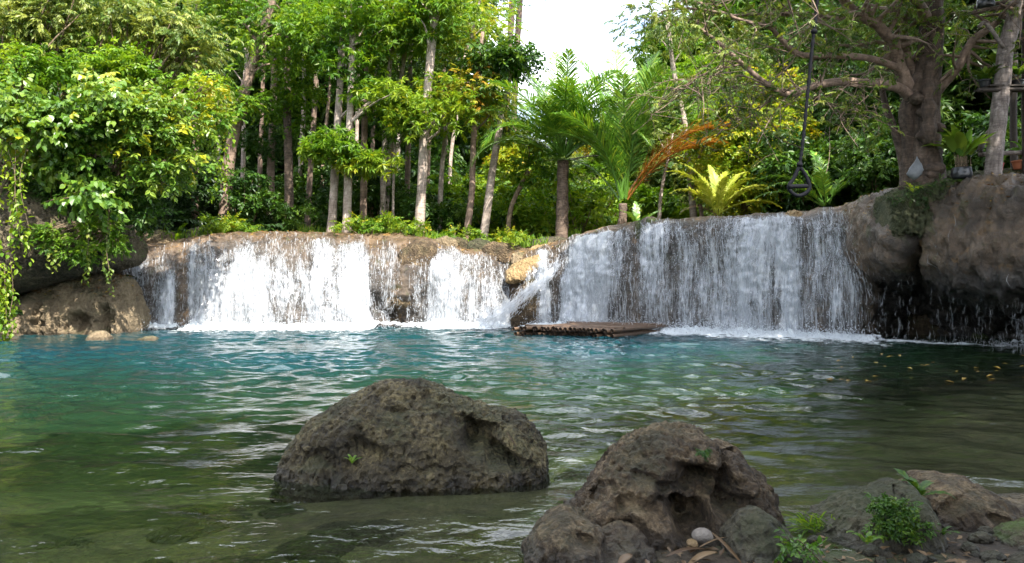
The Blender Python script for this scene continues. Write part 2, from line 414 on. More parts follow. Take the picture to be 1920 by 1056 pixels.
# ------------------------------------------------------------------ ledge table: px, waterline Y, (py, Y) x3 face, brow, crest
TAB = [
 (-400, 25.5, (590, 25.6), (550, 26), (520, 26.5), (470, 27), (445, 28)),
 (180, 25.3, (590, 25.4), (550, 25.7), (525, 26.2), (478, 27), (456, 28)),
 (240, 25.0, (585, 25.1), (550, 25.3), (524, 25.6), (490, 26.5), (458, 27.4)),
 (300, 24.9, (580, 25.0), (545, 25.2), (517, 25.6), (480, 26.4), (457, 27.3)),
 (345, 25.0, (585, 25.2), (545, 25.5), (510, 25.9), (470, 26.7), (449, 27.5)),
 (400, 25.1, (570, 25.3), (520, 25.7), (480, 26.2), (456, 26.8), (441, 27.8)),
 (520, 25.2, (570, 25.3), (520, 25.6), (480, 26.1), (453, 26.8), (436, 27.9)),
 (620, 25.2, (570, 25.3), (520, 25.6), (480, 26.1), (455, 26.8), (438, 27.9)),
 (672, 25.3, (570, 25.45), (520, 25.8), (480, 26.3), (458, 26.9), (442, 27.9)),
 (700, 25.9, (578, 26.2), (540, 25.9), (500, 26.0), (465, 26.8), (442, 27.9)),
 (735, 26.6, (585, 26.9), (556, 26.0), (510, 26.0), (470, 26.7), (440, 27.8)),
 (765, 26.4, (580, 26.3), (552, 25.8), (505, 25.95), (470, 26.7), (441, 27.9)),
 (810, 25.9, (570, 25.8), (520, 25.9), (488, 26.2), (468, 26.8), (452, 27.9)),
 (870, 25.6, (570, 25.7), (522, 25.9), (496, 26.2), (478, 26.7), (466, 27.8)),
 (920, 25.8, (570, 25.9), (535, 26.1), (508, 26.5), (485, 27), (468, 28)),
 (955, 26.6, (580, 27.0), (552, 27.3), (528, 27.6), (500, 27.8), (468, 28.3)),
 (985, 25.8, (575, 25.8), (540, 25.9), (513, 26.1), (486, 26.7), (465, 28.1)),
 (1020, 25.9, (570, 26), (530, 26.1), (500, 26.3), (474, 26.7), (462, 27.9)),
 (1050, 25.7, (570, 25.7), (525, 25.8), (490, 26.0), (462, 26.5), (455, 27.6)),
 (1075, 25.3, (565, 25.4), (515, 25.6), (478, 25.8), (457, 26.1), (448, 27)),
 (1110, 24.9, (560, 25), (505, 25.15), (465, 25.3), (446, 25.6), (436, 26.4)),
 (1140, 24.6, (555, 24.65), (500, 24.75), (460, 24.9), (437, 25.1), (427, 26)),
 (1200, 24.1, (550, 24.15), (490, 24.25), (445, 24.35), (425, 24.6), (418, 25.4)),
 (1300, 23.3, (550, 23.35), (490, 23.45), (440, 23.55), (418, 23.8), (411, 24.6)),
 (1400, 22.5, (550, 22.55), (490, 22.6), (435, 22.7), (413, 22.95), (406, 23.8)),
 (1500, 21.6, (560, 21.65), (490, 21.8), (430, 21.95), (408, 22.25), (399, 23.1)),
 (1580, 20.7, (560, 20.8), (490, 21.0), (430, 21.1), (402, 21.5), (388, 22.4)),
 (1625, 20.9, (580, 20.9), (525, 20.6), (470, 19.7), (400, 20.2), (377, 21.2)),
 (1690, 23.0, (590, 22.9), (535, 21.6), (490, 18.5), (400, 18.9), (363, 20)),
 (1733, 22.7, (590, 22.6), (520, 21.5), (455, 19.0), (395, 19.15), (357, 19.9)),
 (1768, 22.2, (590, 22.0), (540, 20.7), (495, 17.6), (390, 17.8), (347, 18.8)),
 (1850, 21.4, (600, 21.3), (570, 19.9), (525, 16.7), (380, 16.9), (343, 18)),
 (1930, 20.6, (610, 20.5), (580, 18.9), (535, 15.9), (385, 16.1), (343, 17.3)),
 (2150, 16.4, (620, 16.3), (585, 15.3), (535, 14.0), (380, 14.3), (330, 15.6)),
 (2600, 13, (640, 12.9), (600, 12), (535, 11), (360, 11.3), (300, 12.5)),
]
def build_ledge_grid():
    cols = np.arange(-400, 2600, 3.0)
    K = 9
    ctl = np.zeros((len(TAB), K, 2))     # (z, Y)
    px = np.array([r[0] for r in TAB], float)
    for i, r in enumerate(TAB):
        def z(py, Y): return CAMH - (py - CY) / FOC * Y
        pts = [(-1.6, r[1] + .15), (0., r[1])] + [(z(py, Y), Y) for py, Y in r[2:]]
        zc, yc = pts[-1]
        pts += [(zc + .03, yc + 2.2), (zc - .35, yc + 5.5)]
        ctl[i] = pts
    c = np.zeros((len(cols), K, 2))
    for k in range(K):
        for d in range(2):
            c[:, k, d] = np.interp(cols, px, ctl[:, k, d])
    c = gsmooth(c, 3.2, 0)
    # resample rows
    seg = [6, 20, 20, 20, 22, 16, 14, 8]
    rows = []
    q = np.concatenate([2 * c[:, :1] - c[:, 1:2], c, 2 * c[:, -1:] - c[:, -2:-1]], 1)
    for k in range(K - 1):
        a, b, cc, d = q[:, k], q[:, k + 1], q[:, k + 2], q[:, k + 3]
        m0, m1 = (cc - a) * .38, (d - b) * .38
        for f in np.arange(seg[k]) / seg[k]:
            f2, f3 = f * f, f ** 3
            rows.append((2 * f3 - 3 * f2 + 1) * b + (f3 - 2 * f2 + f) * m0 + (-2 * f3 + 3 * f2) * cc + (f3 - f2) * m1)
    rows.append(c[:, -1])
    g = np.stack(rows, 1)                # cols, rows, (z,Y)
    Y = g[..., 1]; Z = g[..., 0]
    X = (cols[:, None] - CX) / FOC * Y
    return cols, np.stack([X, Y, Z], -1)
LC, LG = build_ledge_grid()
NR = LG.shape[1]

def grid_normals(G):
    du = np.gradient(G, axis=0); dv = np.gradient(G, axis=1)
    n = np.cross(du, dv); n /= np.linalg.norm(n, axis=-1)[..., None] + 1e-9
    return n
def grid_faces(a, b, wrap=False):
    i = np.arange(a - 1)[:, None]; j = np.arange(b if wrap else b - 1)[None]
    j2 = (j + 1) % b
    return np.stack([i * b + j, (i + 1) * b + j, (i + 1) * b + j2, i * b + j2], -1).reshape(-1, 4)

LN = grid_normals(LG)           # points towards the pool and up
if LN[500, 40, 1] > 0: LN = -LN
_flat = LG.reshape(-1, 3)
_w = smooth01(LG[..., 2], -.5, .3)
LD = (fbm(_flat * np.array([.8, .8, .55]), 4) * .17 + ridged(_flat * np.array([1.9, 1.9, .8]) + 3.3, 4) * .06 + fbm(_flat * 5.1, 4) * .035).reshape(LG.shape[:2]) * _w
_soft = np.interp(np.linspace(0, 1, NR), [0, .72, .84, 1], [1, 1, .45, .45])
LD = LD * _soft[None]
_rr = smooth01(LC, 1580, 1680)[:, None] * _soft[None] * _w
LD = LD + _rr * (ridged(_flat * 1.3 + 8, 4) * .15 + fbm(_flat * 3.3 + 2, 4) * .09 + ridged(_flat * 6 + 2, 3) * .03 - .12 * smooth01(perlin(_flat * 2.4 + 4), .3, .6)).reshape(LG.shape[:2])
LG2 = LG + LN * LD[..., None]
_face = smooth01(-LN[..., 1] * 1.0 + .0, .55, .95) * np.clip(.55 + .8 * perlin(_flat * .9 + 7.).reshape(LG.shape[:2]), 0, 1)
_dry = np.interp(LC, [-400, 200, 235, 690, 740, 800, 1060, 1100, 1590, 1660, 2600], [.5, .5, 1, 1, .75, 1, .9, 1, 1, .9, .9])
_under_shade = smooth01(LG[..., 2], 2.3, 1.5)  # undercut's shade put into the rock colour, darker low beneath the overhang
_facev = np.clip(np.maximum(_face * _dry[:, None], np.maximum(_under_shade, .4 + .45 * perlin(_flat * np.array([1.5, 1.5, .35])).reshape(LG.shape[:2])) * smooth01(LC, 1585, 1660)[:, None]), 0, 1)
# ------------------------------------------------------------------ ground (pool bed, plateau, hills)
_crx = LG[:, 104, 0].copy(); _cry = LG[:, 104, 1]; _crz = LG[:, 104, 2]
_o = np.argsort(_crx)
def crest(x): return np.interp(x, _crx[_o], _cry[_o]), np.interp(x, _crx[_o], _crz[_o])
def ground_z(x, y):
    x = np.asarray(x, float); y = np.asarray(y, float)
    yc, zc = crest(x)
    sl = np.gradient(_cry[_o], _crx[_o] + np.arange(len(_crx)) * 1e-9)
    s = np.interp(x, _crx[_o], sl)
    d = (y - yc) / np.sqrt(1 + s * s)
    d = d - 2.3 * smooth01(x, 7.2, 8.6)
    p3 = np.stack([x * .25, y * .25, 0 * x], -1)
    nz = fbm(p3, 3)
    plat = zc + .02 + .055 * np.clip(d - 1, 0, 22) + .34 * np.clip(d - 16, 0, 34) + nz * .25 * smooth01(d, 2, 5)
    # pool bed
    front = 3.6 - .5 * np.clip(-x, 0, 3) + 1.2 * smooth01(x, .2, 1.1) + np.clip(x - 3.2, 0, 30) * .95
    e = y - front
    bed = -.06 - .055 * np.clip(e, 0, 4) - .2 * np.clip(e - 3, 0, 9)
    bed = np.maximum(bed, -2.3) + nz * .06 * np.clip(e, 0, 1)
    bed = np.minimum(bed + .2 * np.exp(-((x + .8) / 2.1) ** 2 - ((y - 5.6) / 1.2) ** 2), np.where(e > .5, -.035, 9))
    bank = .0 + .035 * np.clip(-e, 0, 4) + .3 * np.clip(-e - 4, 0, 8) + nz * .05
    low = np.where(e > 0, bed, 0) * smooth01(e, 0, .4) + (1 - smooth01(e, 0, .4)) * np.minimum(bank, 9)
    z = low + (plat - .12 * (1 - smooth01(d, 1.4, 2.4)) - low) * smooth01(d, .7, 1.5)
    # left hillside
    lx = -13.2 - x + .0 * y
    hl = 2.2 * np.clip(lx - .8, 0, 3.2) + .5 * np.clip(lx - 4, 0, 30)
    hl = hl * smooth01(y, -8, 3)
    z = np.maximum(z, np.where(lx > 0, np.minimum(hl, 16) + np.minimum(z, 0), -99))
    return z
def top_z(x, y):
    yc, zc = crest(x)
    return np.maximum(ground_z(x, y), np.where(y > yc - .1, zc + .03, -9))
def gz(x, y): return float(ground_z(np.array([x]), np.array([y]))[0])
def axis(lo, hi, st, far, k=1.22):
    a = list(np.arange(lo, hi + 1e-6, st)); s = st
    while a[-1] < far: s *= k; a.append(a[-1] + s)
    s = st
    while a[0] > -far: s *= k; a.insert(0, a[0] - s)
    return np.array(a)
gx = axis(-16, 14, .16, 600); gy = axis(1, 34, .16, 600)
GX, GY = np.meshgrid(gx, gy, indexing='ij')
GZ = ground_z(GX, GY)
GV = np.stack([GX, GY, GZ], -1)
uwm = smooth01(-GZ, .0, .2)
GV[..., 2] += uwm * .05 * fbm(GV.reshape(-1, 3)[:, :] * np.array([1.6, 1.6, 0]), 4).reshape(GZ.shape)
tag(obj('ground', mesh_data('ground', GV.reshape(-1, 3), grid_faces(*GZ.shape), M['ground'])), 'leaf covered forest floor and stony pool bed', kind='structure')

# ------------------------------------------------------------------ pool water
def waves(x, y):
    r = np.random.default_rng(3)
    h = np.zeros_like(x)
    near = smooth01(y, 5, 17)
    calm = np.clip(.75 + .6 * perlin(np.stack([x * .22, y * .3, 0 * x], -1)), .25, 1.4)
    # warp so crests bend
    wx = x + .35 * perlin(np.stack([x * .5, y * .6, 0 * x + 4], -1)); wy = y + .3 * perlin(np.stack([x * .45, y * .55, 0 * x + 9], -1))
    for i in range(84):
        lam = .19 * (1.5 / .19) ** (r.random() ** 1.25)
        th = -pi / 2 + r.normal() * .55 + (.25 if i % 3 else -.5)
        k = 2 * pi / lam
        a = .024 * lam / 2 / pi * (.8 if lam > .6 else 1.05)
        amp = a * (.55 + .75 * near if lam < .6 else .8 + .3 * near)
        h += amp * np.sin(k * (np.cos(th) * wx + np.sin(th) * wy) + r.random() * 6.28)
    return h * calm * 1.35
wx = np.arange(-24, 17, .058); wy = np.arange(-3, 27.4, .058)
WX, WY = np.meshgrid(wx, wy, indexing='ij')
WZ = waves(WX, WY)
bedz = ground_z(WX, WY)
depth = np.clip(-bedz / 2.2, 0, 1)
depth = np.clip(depth + .12 * perlin(np.stack([WX * .2, WY * .2, 0 * WX + 2], -1)) * smooth01(depth, .05, .3), 0, 1)
tag(obj('water', mesh_data('water', np.stack([WX, WY, WZ], -1).reshape(-1, 3), grid_faces(*WX.shape), M['water'], True, {'depth': depth.ravel()})), 'clear green rippled water of the pool', kind='structure')

# ------------------------------------------------------------------ falling water
DT = np.array([  # px, density at brow, mid, foot
 (225, .1, .2, .3), (240, .5, .6, .6), (262, .85, .6, .6), (285, .25, .5, .5), (300, .35, .75, .7), (325, .3, .9, .85), (338, .05, .25, .1), (348, .1, .3, .2), (362, .55, .85, .8),
 (420, .3, .78, .85), (455, .5, .88, .7), (500, .4, .84, .75), (540, .22, .66, .6), (575, .3, .7, .55), (600, .55, .84, .75), (630, .5, .7, .6), (650, .65, .86, .6), (680, .65, .95, 1), (695, .15, .75, 1), (710, .3, .6, .45), (735, .6, .6, .3),
 (750, .2, .3, .3), (775, .1, .4, .5), (792, .1, .5, .5), (810, .3, .75, .75), (840, .5, .8, .95), (870, .6, .65, .7), (900, .5, .6, .7), (930, .55, .6, .9), (950, .4, .6, .8),
 (970, .02, .1, .4), (990, .35, .7, .7), (1010, .75, .95, .85), (1025, .75, .9, .7), (1038, .2, .4, .6), (1052, .2, .6, .9), (1075, .6, 1.05, 1.1), (1100, .95, 1.05, 1.05), (1130, .9, .9, .8),
 (1160, .7, .7, .6), (1185, .45, .6, .5), (1195, .2, .45, .5), (1210, .6, .95, .7), (1250, .7, .6, .6), (1300, .4, .65, .65), (1350, .55, .75, .75), (1400, .85, .95, .9), (1450, .7, .8, .7),
 (1480, .75, .95, .95), (1510, .55, .6, .5), (1550, .65, .8, .6), (1590, .4, .65, .65), (1606, .08, .4, .35), (1620, .0, .12, .2), (1700, .0, .0, .05), (1745, .25, .3, .2), (1762, .3, .3, .2),
 (1780, .03, .08, .1), (1800, .0, .0, .05), (1880, .0, .1, .15), (1930, .15, .25, .25), (2100, .1, .2, .2)])
VZ = np.linspace(0, 1, NR)
def seg_density(cols, v):     # v: 0 foot .. 1 crest as row fraction
    t, m, b = (np.interp(cols, DT[:, 0], DT[:, k]) for k in (1, 2, 3))
    rows = v * (NR - 1) + 0 * cols
    z0 = 0 * (cols + rows); cc = cols + z0
    rows = rows + 11 * perlin(np.stack([cc * .021, z0, z0 + 1], -1)) + 9 * perlin(np.stack([cc * .11, z0, z0 + 5], -1)) * smooth01(rows, 60, 84)
    return np.where(rows < 46, b + (m - b) * np.clip((rows - 6) / 40, 0, 1), np.where(rows < 88, m + (t - m) * (rows - 46) / 42, t * np.clip(1 - (rows - 84) / 18, 0, 1)))

_wet = np.clip(seg_density(LC[:, None] + 0 * VZ[None], VZ[None] + 0 * LC[:, None]) * 1.5, 0, 1)
_facev = np.maximum(_facev, .95 * _wet)      # rock under the water is soaked and dark
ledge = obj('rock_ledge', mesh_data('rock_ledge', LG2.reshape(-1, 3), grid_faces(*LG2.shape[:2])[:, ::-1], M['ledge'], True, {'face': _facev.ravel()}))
tag(ledge, 'brown travertine ledge that the falls pour over', kind='structure')

# surface the water follows: keeps to the rock but drops straight from overhangs
FLOW = LG2.copy()
for r in range(NR - 30, -1, -1):
    FLOW[:, r, 1] = np.minimum(FLOW[:, r, 1], FLOW[:, r + 1, 1] + .015 * 0)
FLOW = np.stack([gsmooth(FLOW[..., k], 1.2, 0) for k in range(3)], -1)
FLOW[..., 1] = np.minimum(FLOW[..., 1], LG2[..., 1] - .02)
FLOW[..., 0] = LG2[..., 0] + 0
def flow_at(px, row):
    i = np.clip((px - LC[0]) / 3.0, 0, len(LC) - 1.001); i0 = i.astype(int); fi = (i - i0)[..., None]
    j = np.clip(row, 0, NR - 1.001); j0 = j.astype(int); fj = (j - j0)[..., None]
    return (FLOW[i0, j0] * (1 - fi) + FLOW[i0 + 1, j0] * fi) * (1 - fj) + (FLOW[i0, j0 + 1] * (1 - fi) + FLOW[i0 + 1, j0 + 1] * fi) * fj

def ribbons(paths, widths, tw=None):
    """paths (N,S,3) -> ribbons facing roughly the pool"""
    N, S = paths.shape[:2]
    T = np.gradient(paths, axis=1); T /= np.linalg.norm(T, axis=-1)[..., None] + 1e-9
    a = R.uniform(-.7, .7, N) if tw is None else tw
    side0 = np.stack([np.cos(a), np.sin(a), 0 * a], -1)[:, None]
    side = side0 - T * (T * side0).sum(-1)[..., None]; side /= np.linalg.norm(side, axis=-1)[..., None] + 1e-9
    prof = np.sin(np.linspace(.12, pi - .12, S)) ** .6
    w = widths[:, None, None] * prof[None, :, None] * .5
    v = np.stack([paths - side * w, paths + side * w], 2)      # N,S,2,3
    base = (np.arange(N)[:, None] * S + np.arange(S - 1)[None]) * 2
    f = np.stack([base, base + 1, base + 3, base + 2], -1).reshape(-1, 4)
    return v.reshape(-1, 3), f

def droplets(c, r):
    o = np.array([[1, 0, 0], [-1, 0, 0], [0, 1, 0], [0, -1, 0], [0, 0, 1.3], [0, 0, -1.3]], float)
    f = np.array([(0, 2, 4), (2, 1, 4), (1, 3, 4), (3, 0, 4), (2, 0, 5), (1, 2, 5), (3, 1, 5), (0, 3, 5)])
    v = c[:, None] + o[None] * r[:, None, None]
    return v.reshape(-1, 3), (np.arange(len(c))[:, None, None] * 6 + f[None]).reshape(-1, 3)

def waterfall(label, px0, px1, nstr, top_row=112, foamw=.6, spray=1., group='falls pouring over the rock ledge'):
    mid = .5 * (px0 + px1)
    base = flow_at(np.array([mid]), np.array([6.]))[0]
    root = empty('waterfall', label, 'waterfall', (base[0], base[1], 0.), group)
    off = np.array([base[0], base[1], 0.])
    ci = np.where((LC >= px0) & (LC <= px1))[0]
    # water sheets
    for layer, (push, gain) in enumerate(((.035, 1.), (.11, .72))):
        G = FLOW[ci][:, 4:top_row + 1].copy()
        G[..., 1] -= push * np.interp(np.arange(4, top_row + 1), [0, 88, 112], [1.3, 1., .15])
        G[..., 2] += push * np.interp(np.arange(4, top_row + 1), [0, 75, 100, 112], [0, 0, 1., .4])
        ss = np.concatenate([[0], np.cumsum(np.linalg.norm(np.diff(G[:, 40], axis=0), axis=1))]) + px0 * .013
        tt = np.concatenate([np.zeros((len(ci), 1)), np.cumsum(np.linalg.norm(np.diff(G, axis=1), axis=2), axis=1)], 1)
        uv = np.stack([np.broadcast_to(ss[:, None], tt.shape), tt + layer * 7.3], -1).reshape(-1, 2)
        de = seg_density(LC[ci][:, None], np.arange(4, top_row + 1)[None] / (NR - 1)) * gain
        ed = np.minimum(smooth01(LC[ci], px0, px0 + 9), smooth01(LC[ci], px1, px1 - 9))
        de = de * ed[:, None]
        obj('water_sheet', mesh_data('water_sheet', G.reshape(-1, 3) - off, grid_faces(*G.shape[:2]), M['sheet'], True, {'dens': de.ravel()}, uv), root)
    # separate strands
    n = nstr * 4
    px = R.uniform(px0, px1, n); top = R.uniform(8, top_row - 8, n) 
    d = seg_density(px, top / (NR - 1))
    clump = np.clip(.5 + 1.2 * perlin(np.stack([px * .07, top * .03, 0 * px + 3], -1)) + .9 * perlin(np.stack([px * .3, top * .05, 0 * px + 3], -1)), .02, 1.3)
    keep = R.random(n) < d * clump
    px, top = px[keep][:nstr], top[keep][:nstr]; n = len(px)
    ln = R.uniform(1.5, 7, n) * (.5 + R.random(n)); S = 5
    rows = np.maximum(top[:, None] - ln[:, None] * np.linspace(0, 1, S)[None], 4.5)
    pp = flow_at(px[:, None] + R.normal(0, .5, (n, 1)) * np.linspace(0, 1, S)[None], rows)
    out = np.abs(R.normal(.03, .06, n)) + .03
    pp[..., 1] -= out[:, None] * np.interp(rows, [0, 85, 110], [1.25, 1., .2])
    pp[..., 2] += .6 * out[:, None] * np.interp(rows, [0, 80, 110], [0, .1, .6])
    pp[..., 0] += R.normal(0, .003, pp.shape[:2])
    v, f = ribbons(pp, R.uniform(.005, .015, n) * (.5 + R.random(n)))
    # drops
    m = int(nstr * 1.1)
    dp = R.uniform(px0, px1, m); dr = R.uniform(7, 75, m)
    kk = R.random(m) < np.clip(seg_density(dp, dr / (NR - 1)) + .08, 0, 1)
    dp, dr = dp[kk], dr[kk]; c = flow_at(dp, dr); c[:, 1] -= np.abs(R.normal(.12, .13, len(c)))
    v2, f2 = droplets(c, R.uniform(.005, .014, len(c)))
    obj('strands', mesh_data('strands', np.vstack([v, v2]) - off, [f, f2 + len(v)], M['white'], True), root)['kind'] = 'stuff'
    # foam where it lands
    nb = int((px1 - px0) / 2.) + 4; na = 30
    bp = np.linspace(px0 - 6, px1 + 6, nb)
    foot = flow_at(bp, np.full(nb, 6.))
    fd = seg_density(bp, np.full(nb, .05))
    a = np.linspace(-.35, 1, na)
    wid = foamw * (.45 + .75 * np.clip(fd, 0, 1)) * (1 + .5 * perlin(np.stack([bp * .03, 0 * bp, 0 * bp], -1)))
    V = foot[:, None] + np.stack([0 * a[None] + 0 * wid[:, None], -a[None] * wid[:, None], 0 * a[None] * wid[:, None]], -1)
    hh = .2 * np.exp(-np.clip(a, 0, 1) * wid[:, None] * 2.6) * (.4 + fd[:, None])
    V[..., 2] = np.maximum(waves(V[..., 0], V[..., 1]), -.01) + .012 + hh * (.6 + .9 * np.abs(perlin(np.stack([V[..., 0] * 5, V[..., 1] * 5, 0 * V[..., 0]], -1))))
    dn = (1.1 - 1.0 * np.clip(a, 0, 1)[None] ** .5) * np.clip(.35 + fd[:, None], 0, 1)
    obj('foam', mesh_data('foam', V.reshape(-1, 3) - off, grid_faces(nb, na), M['foam'], True, {'dens': dn.ravel()}), root)['kind'] = 'stuff'
    m = int(spray * (px1 - px0) * 5)
    if m > 10:
        q = R.uniform(px0, px1, m); ff = flow_at(q, np.full(m, 6.)); dd = seg_density(q, np.full(m, .05))
        kk = R.random(m) < dd + .1; ff = ff[kk]; mm = len(ff)
        ff[:, 1] -= np.abs(R.normal(0, .5, mm)); ff[:, 2] = np.abs(R.normal(0, .17, mm)) + .01
        v3, f3 = droplets(ff, R.uniform(.005, .016, mm))
        obj('spray', mesh_data('spray', v3 - off, f3, M['drops'], True), root)['kind'] = 'stuff'
    return root

waterfall('narrow two step waterfall beside the overhanging mossy rock', 226, 340, 1000, 108, 1.)
waterfall('broad sunlit waterfall spreading over the rounded brown ledge', 342, 700, 4200, 112, 2.4)
waterfall('thin slanting waterfall running into the dark hollow beside the broad sunlit one', 701, 757, 420, 104, .5)
waterfall('middle fan shaped waterfall over the dome of dark rock', 768, 958, 2200, 106, 1.8)
waterfall('short waterfall between the white diagonal chute and the tan rock', 975, 1044, 600, 104, 1.8)
waterfall('wide shaded waterfall curtain behind the raft', 1046, 1612, 6500, 110, 3.4, 2.6)
waterfall('thin trickle dropping from the cleft beside the big gnarled tree', 1735, 1792, 260, 104, .45, 1.5)
waterfall('trickle down the dark overhanging rock at the right edge', 1858, 2060, 160, 80, .5, 1.3)

# diagonal chute
def chute():
    ctr = spline([P(1058, 482, 26.4), P(1030, 512, 25.75), P(985, 552, 25.5), P(935, 592, 25.4), P(900, 617, 25.3)], 26)
    base = ctr[-1].copy(); base[2] = 0
    root = empty('waterfall', 'white diagonal chute of water sliding across dark rock', 'waterfall', base, 'falls pouring over the rock ledge')
    T = np.gradient(ctr, axis=0); T /= np.linalg.norm(T, axis=1)[:, None]
    sd = np.cross(T, np.array([0, -1., 0])); sd /= np.linalg.norm(sd, axis=1)[:, None]
    n = 1700; s0 = R.random(n) ** .8 * 23.5; S = 6; o = np.clip(R.normal(0, .38, n), -1.1, 1.1)
    s = np.clip(s0[:, None] + np.linspace(0, 1, S)[None] * R.uniform(.4, 1.7, n)[:, None], 0, 24.9)
    i = s.astype(int); f = (s - i)[..., None]
    C = ctr[i] * (1 - f) + ctr[i + 1] * f
    C = C + (sd[i] * np.interp(s / 25, [0, .3, .7, 1], [.07, .12, .28, .8])[..., None]) * o[:, None, None]
    C += R.normal(0, .075, (n, 1, 3)) + .12 * perlin(np.stack([s0 * .45, o * 2.5, 0 * o], -1))[:, None, None]; C[..., 1] -= .1 + np.abs(R.normal(0, .12, n))[:, None]; C[..., 2] += (.1 * np.abs(R.normal(0, 1, (n, 1))) * (1 - 2 * np.abs(np.linspace(0, 1, S) - .5)) - .05)
    C[..., 2] = np.maximum(C[..., 2], .01); v, f = ribbons(C, R.uniform(.008, .026, n))
    obj('strands', mesh_data('strands', v - base, f, M['white']), root)['kind'] = 'stuff'
chute()

# thin drips hanging from the overhang
def drips():
    root = empty('water_drips', 'curtain of thin separate drips falling before the dark undercut', 'waterfall', (9.2, 17.5, 0))
    off = np.array([9.2, 17.5, 0.])
    n = 150; px = np.sort(R.uniform(1612, 1935, n))
    px = px + 10 * np.sin(px * .11)
    lip = flow_at(px, R.uniform(50, 62, n))
    h = lip[:, 2]; paths = []; wd = []
    for k in range(n):
        m = R.integers(2, 7)
        for q in range(m):
            z0 = h[k] * R.random(); L = R.uniform(.04, .25); o = np.abs(R.normal(0, .08))
            zz = np.linspace(z0, max(z0 - L, 0.02), 4)
            paths.append(np.stack([lip[k, 0] + R.normal(0, .012, 4), np.full(4, lip[k, 1] - o - .03), zz], -1)); wd.append(R.uniform(.003, .009))
    v, f = ribbons(np.array(paths), np.array(wd))
    obj('strands', mesh_data('strands', v - off, f, M['white']), root)['kind'] = 'stuff'
    m = 1500; q = R.uniform(1600, 1960, m); ff = flow_at(q, np.full(m, 30.))
    ff[:, 1] -= R.normal(.05, .25, m); ff[:, 2] = np.abs(R.normal(0, .06, m)) + .01
    v3, f3 = droplets(ff, R.uniform(.004, .013, m))
    obj('spray', mesh_data('spray', v3 - off, f3, M['white']), root)['kind'] = 'stuff'
    nb, na = 150, 9
    bp = np.linspace(1585, 1990, nb); foot = flow_at(bp, np.full(nb, 30.)); a = np.linspace(-.5, 1, na)
    V = np.repeat(foot[:, None], na, 1); V[..., 1] += .1 - a[None] * .4 * (1 + .5 * np.sin(bp * .07))[:, None]
    V[..., 2] = np.maximum(waves(V[..., 0], V[..., 1]), -.01) + .015
    dn = np.broadcast_to((.72 - .7 * np.abs(a))[None], V.shape[:2])
    obj('foam', mesh_data('foam', V.reshape(-1, 3) - off, grid_faces(nb, na), M['foam'], True, {'dens': dn.ravel()}), root)['kind'] = 'stuff'
drips()

